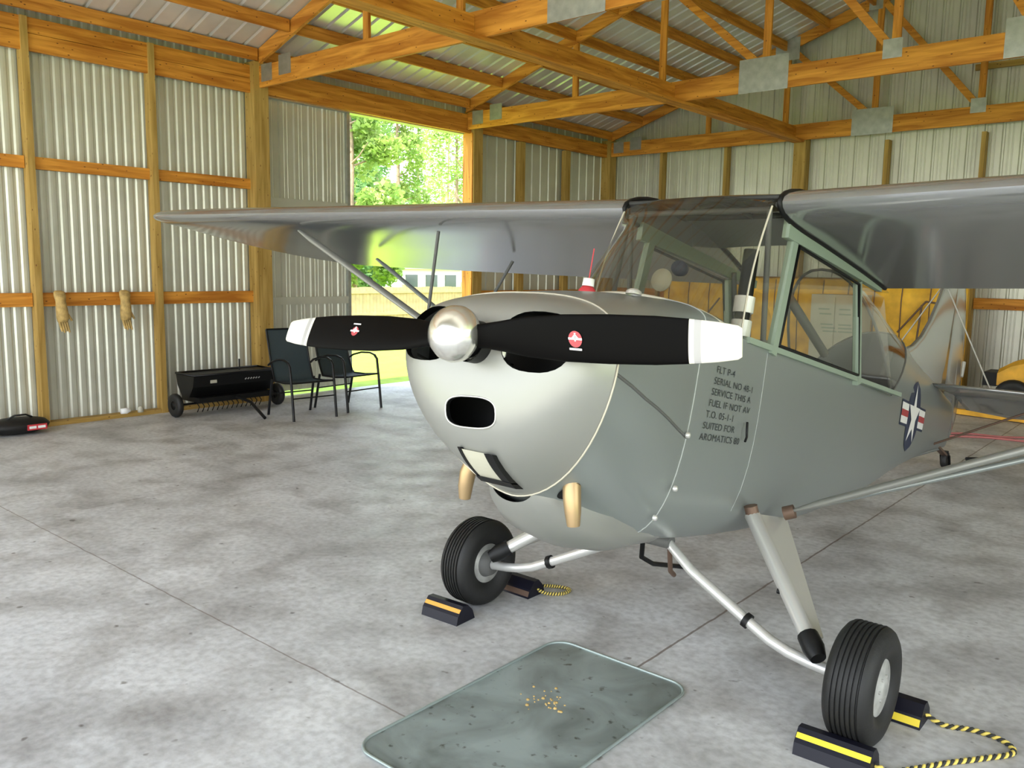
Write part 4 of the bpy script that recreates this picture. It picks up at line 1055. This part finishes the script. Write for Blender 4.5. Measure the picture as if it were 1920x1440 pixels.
# ------------------------------------------------------------ towed cart by the wall
ct = empty('tow_cart', (-9.0, 5.3, 0), 'black towed lawn seeder cart with small wheels against the left wall', 'lawn cart')
cx = -8.95
hp = MB()
hp.loft([[(cx-.2, y, .47), (cx+.2, y, .47), (cx+.17, y, .34), (cx+.08, y, .22), (cx-.08, y, .22), (cx-.17, y, .34)] for y in (4.78, 5.84)], caps=True, smooth=False)
build('hopper', hp, 'black', ct)
build('hopper_rim', MB().tube([(cx-.2,4.78,.475),(cx+.2,4.78,.475),(cx+.2,5.84,.475),(cx-.2,5.84,.475),(cx-.2,4.78,.475)], .014, 6), 'frame', ct)
build('deck', MB().box((cx-.2, 4.84, .16), (cx+.2, 5.80, .215)), 'black', ct)
for yy in (4.66, 5.98):
    w_ = build('wheel', MB().lathe([(-.03,.05),(-.035,.09),(-.03,.125),(-.012,.135),(.012,.135),(.03,.125),(.035,.09),(.03,.05)], (cx, yy, .135), (0,1,0), 24), 'rubber', ct)
    build('rim', MB().lathe([(-.025,.0005),(-.025,.055),(.025,.055),(.025,.0005)], (cx, yy, .135), (0,1,0), 16), 'black', w_)
build('axle', MB().tube([(cx, 4.66, .135), (cx, 5.98, .135)], .012, 8), 'frame', ct)
tn = MB()
for k in range(14): yy = 4.9+.062*k; tn.tube([(cx, yy, .16), (cx+.08, yy, .10), (cx+.03, yy, .035)], .006, 5)
build('tines', tn, 'black', ct)
build('tow_bar', MB().tube([(cx+.15, 5.3, .2), (cx+.5, 5.30, .16), (cx+.82, 5.27, .02)], .018, 8), 'black', ct)
build('lever', MB().tube([(cx-.05, 5.5, .47), (cx-.05, 5.5, .60)], .009, 6), 'black', ct)
build('label_plate', MB().box((cx+.192, 4.98, .375), (cx+.197, 5.06, .41)), 'cream', ct)
lt = MB()
for k in range(6): lt.beam((cx+.196, 5.42+.035*k, .385), (cx+.196, 5.44+.035*k, .40), .004, .012)
build('script_decal', lt, 'grey', ct)

# black bag with red and white label
bgx = empty('duffel_bag', (-9.1, 3.1, 0), 'low black bag with a red and white label at the left edge of the floor', 'bag')
rr = []
for i in range(13):
    t = i/12; y = 2.78+.62*t; k = math.sin(math.pi*min(1, max(.0, t*1.0)))**.35 if 0 < t < 1 else .05
    rr.append([(-9.14+.17*k*math.cos(a)*1.0, y, .085+(.085*k*math.sin(a)*(1 if math.sin(a) > 0 else 1))) for a in [2*math.pi*j/20 for j in range(20)]])
build('bag_body', MB().loft(rr, caps=True), 'plastic', bgx)
build('handle', MB().tube([(-9.1, 3.0, .165), (-9.06, 3.05, .20), (-9.06, 3.15, .20), (-9.1, 3.22, .165)], .01, 6), 'plastic', bgx)
lbm = MB().box((-8.978, 3.13, .05), (-8.966, 3.31, .105), 0); lbm.box((-8.9655, 3.145, .065), (-8.9645, 3.21, .09), 1).box((-8.9655, 3.225, .065), (-8.9645, 3.295, .09), 1)
build('label_patch', lbm, ['red', 'white'], bgx)

# tan leather bundles on the lower girt
for k, (yy, lab, lean) in enumerate([(3.63, 'tan work glove hanging on the lower girt nearer the left stud', .06), (4.31, 'tan work glove hanging on the lower girt nearer the right stud', .0)]):
    t = empty('work_glove', (LEFTX-.02, yy, 1.0), lab, 'glove', 'tan gloves hanging on the wall girt')
    rr = []
    for z, hw_, d in ((1.415,.03,.015),(1.40,.055,.03),(1.36,.06,.04),(1.30,.05,.045),(1.22,.058,.05),(1.13,.062,.05),(1.09,.05,.04),(1.08,.02,.02)):
        off = lean*(1.41-z)
        rr.append([(LEFTX-.0+d+d*math.cos(a), yy+off+hw_*math.sin(a), z) for a in [2*math.pi*j/14 for j in range(14)]])
    build('cuff', MB().loft(rr, caps=True), 'tan', t)
    fm = MB()
    for j in range(4):
        y0 = yy+lean*.3-.036+.024*j; fm.tube([(LEFTX+.045, y0, 1.10), (LEFTX+.05, y0+.01, 1.04), (LEFTX+.055, y0+.022, .99-.012*(j % 2))], [.013,.012,.009], 8)
    build('fingers', fm, 'tan', t)
    build('thumb', MB().tube([(LEFTX+.05, yy+.05+lean*.25, 1.17), (LEFTX+.06, yy+.085+lean*.3, 1.10)], [.015,.011], 8), 'tan', t)

# litter by the wall
for (yy, sx, nm, lab, mm) in ((4.2, .09, 'plastic_bottle', 'small clear white bottle lying at the foot of the left wall', 'white'), (4.42, .06, 'paper_cup', 'small pale cup on the floor beside the right stud', 'cream')):
    setp(build(nm, MB().lathe([(0,.0005),(0,.03),(sx*.7,.034),(sx,.02),(sx*1.2,.014),(sx*1.2,.0005)], (LEFTX+.06, yy, .08 if nm == 'plastic_bottle' else .046), (0,1,0) if nm == 'plastic_bottle' else (0,0,1), 14), mm, loc=(LEFTX+.06, yy, .046)), lab, 'bottle' if nm == 'plastic_bottle' else 'cup')

# ------------------------------------------------------------ things along the back wall
yf = empty('stored_wing', (-5.0, 12.9, 0), 'large yellow fabric airplane wing panel stored upright along the back wall', 'stored wing')
yw = MB(); rr = []
for i in range(2): pass
prf = [(0,.0),(.02,.55),(.05,.95),(.06,1.35),(.02,1.62),(-.03,1.66),(-.07,1.3),(-.08,.8),(-.05,.0)]
for i in range(26):
    x = -7.6+4.75*i/25; sag = .012*math.sin(i*math.pi)**2 + (.012 if i % 2 else 0)
    rr.append([(x, 12.95-a-sag, z) for a, z in prf])
yw.loft(rr, caps=True); build('panel', yw, 'yfab', yf)
rb = MB()
for i in range(13): x = -7.5+.38*i; rb.tube([(x, 12.95-.06*0-.0-a-.014, z) for a, z in prf[:5]], .008, 5)
build('rib_tapes', rb, 'brown', yf)
dg_ = MB()
for (x0, z0, x1, z1) in ((-3.7,.9,-3.35,1.35),(-3.35,1.35,-2.95,1.3),(-3.4,1.3,-3.45,.6),(-3.5,.62,-3.0,.66),(-3.3,.95,-2.95,1.2),(-6.9,.8,-6.5,1.3)): build('frame_tube', MB().tube([(x0,12.80,z0),(x1,12.80,z1)], .014, 6), 'brown', yf)
pbx = empty('storage_cabinet', (-4.35, 12.45, 0), 'tall cream storage cabinet with signs, seen through the cockpit side window', 'cabinet')
build('cabinet_body', MB().box((-4.78, 12.3, 0), (-4.05, 12.7, 1.42)), 'cream', pbx)
build('door', MB().box((-4.76, 12.285, .05), (-4.43, 12.299, 1.38)), 'cream', pbx); build('door', MB().box((-4.41, 12.285, .05), (-4.07, 12.299, 1.38)), 'cream', pbx)
sgn_ = MB()
for k, z in enumerate((1.2, 1.13, .98, .93, .88)): sgn_.box((-4.66+.02*k, 12.281, z), (-4.5+.03*k, 12.284, z+.022)); sgn_.box((-4.36, 12.281, z), (-4.2+.01*k, 12.284, z+.022))
build('sign_lines', sgn_, 'green', pbx)
# yellow tractor
tr_ = empty('yellow_tractor', (-1.7, 12.3, 0), 'small yellow tractor with black seat and wheels by the back wall at the right edge', 'tractor')
hd = MB().loft([[(x, 12.05, .35), (x, 12.6, .35), (x, 12.6, z), (x, 12.5, z+.05), (x, 12.15, z+.05), (x, 12.05, z)] for x, z in ((-2.25,.50),(-2.1,.60),(-1.85,.68),(-1.7,.68))], caps=True, smooth=False)
build('hood', hd, 'ymach', tr_)
build('fender', MB().loft([[(x, 12.0, .40), (x, 12.65, .40), (x, 12.65, z), (x, 12.0, z)] for x, z in ((-1.75,.55),(-1.6,.80),(-1.3,.88),(-.95,.80),(-.8,.5))], caps=True, smooth=False), 'ymach', tr_)
build('seat', MB().box((-1.45, 12.15, .86), (-1.1, 12.5, .95)).box((-1.18, 12.15, .9), (-1.08, 12.5, 1.15)), 'black', tr_)
build('grille', MB().box((-2.42, 12.1, .33), (-2.26, 12.55, .50)), 'black', tr_)
for (x, y, r_) in ((-2.05, 12.02, .22), (-2.05, 12.62, .22), (-1.15, 11.98, .33), (-1.15, 12.68, .33)):
    w_ = build('wheel', MB().lathe([(-.06,.4*r_),(-.08,.7*r_),(-.07,.95*r_),(0,r_),(.07,.95*r_),(.08,.7*r_),(.06,.4*r_)], (x, y, r_), (0,1,0), 24), 'rubber', tr_)
    build('rim', MB().lathe([(-.05,.0005),(-.05,.45*r_),(.05,.45*r_),(.05,.0005)], (x, y, r_), (0,1,0), 16), 'ymach', w_)
setp(build('yellow_bar', MB().beam((-2.6, 11.55, .04), (-1.2, 11.3, .04), .09, .06), 'ymach', loc=(-1.8, 11.7, 0)), 'yellow bar lying on the floor in front of the tractor', 'metal bar')
setp(build('air_hose', MB().tube([tuple(p) for p in curve([(-2.35,9.9,.012),(-2.1,10.1,.012),(-1.8,10.15,.012),(-1.5,10.35,.012),(-1.0,10.4,.012),(-.4,10.9,.012)], 30)], .012, 8).tube([tuple(p) for p in curve([(-2.3,9.75,.012),(-1.9,10.0,.012),(-1.5,10.1,.012),(-1.0,10.8,.012)], 30)], .012, 8), 'hose', loc=(-2, 10, 0)), 'faded red air hose lying on the floor behind the tail wheel', 'hose')
setp(build('tow_bar_handle', MB().tube([(-1.80, 8.62, .02), (-1.62, 8.80, .02), (-1.6, 8.82, .05)], .016, 8), 'black', loc=(-1.75, 8.7, 0)), 'short black bar on the floor right behind the tail wheel', 'tow bar')
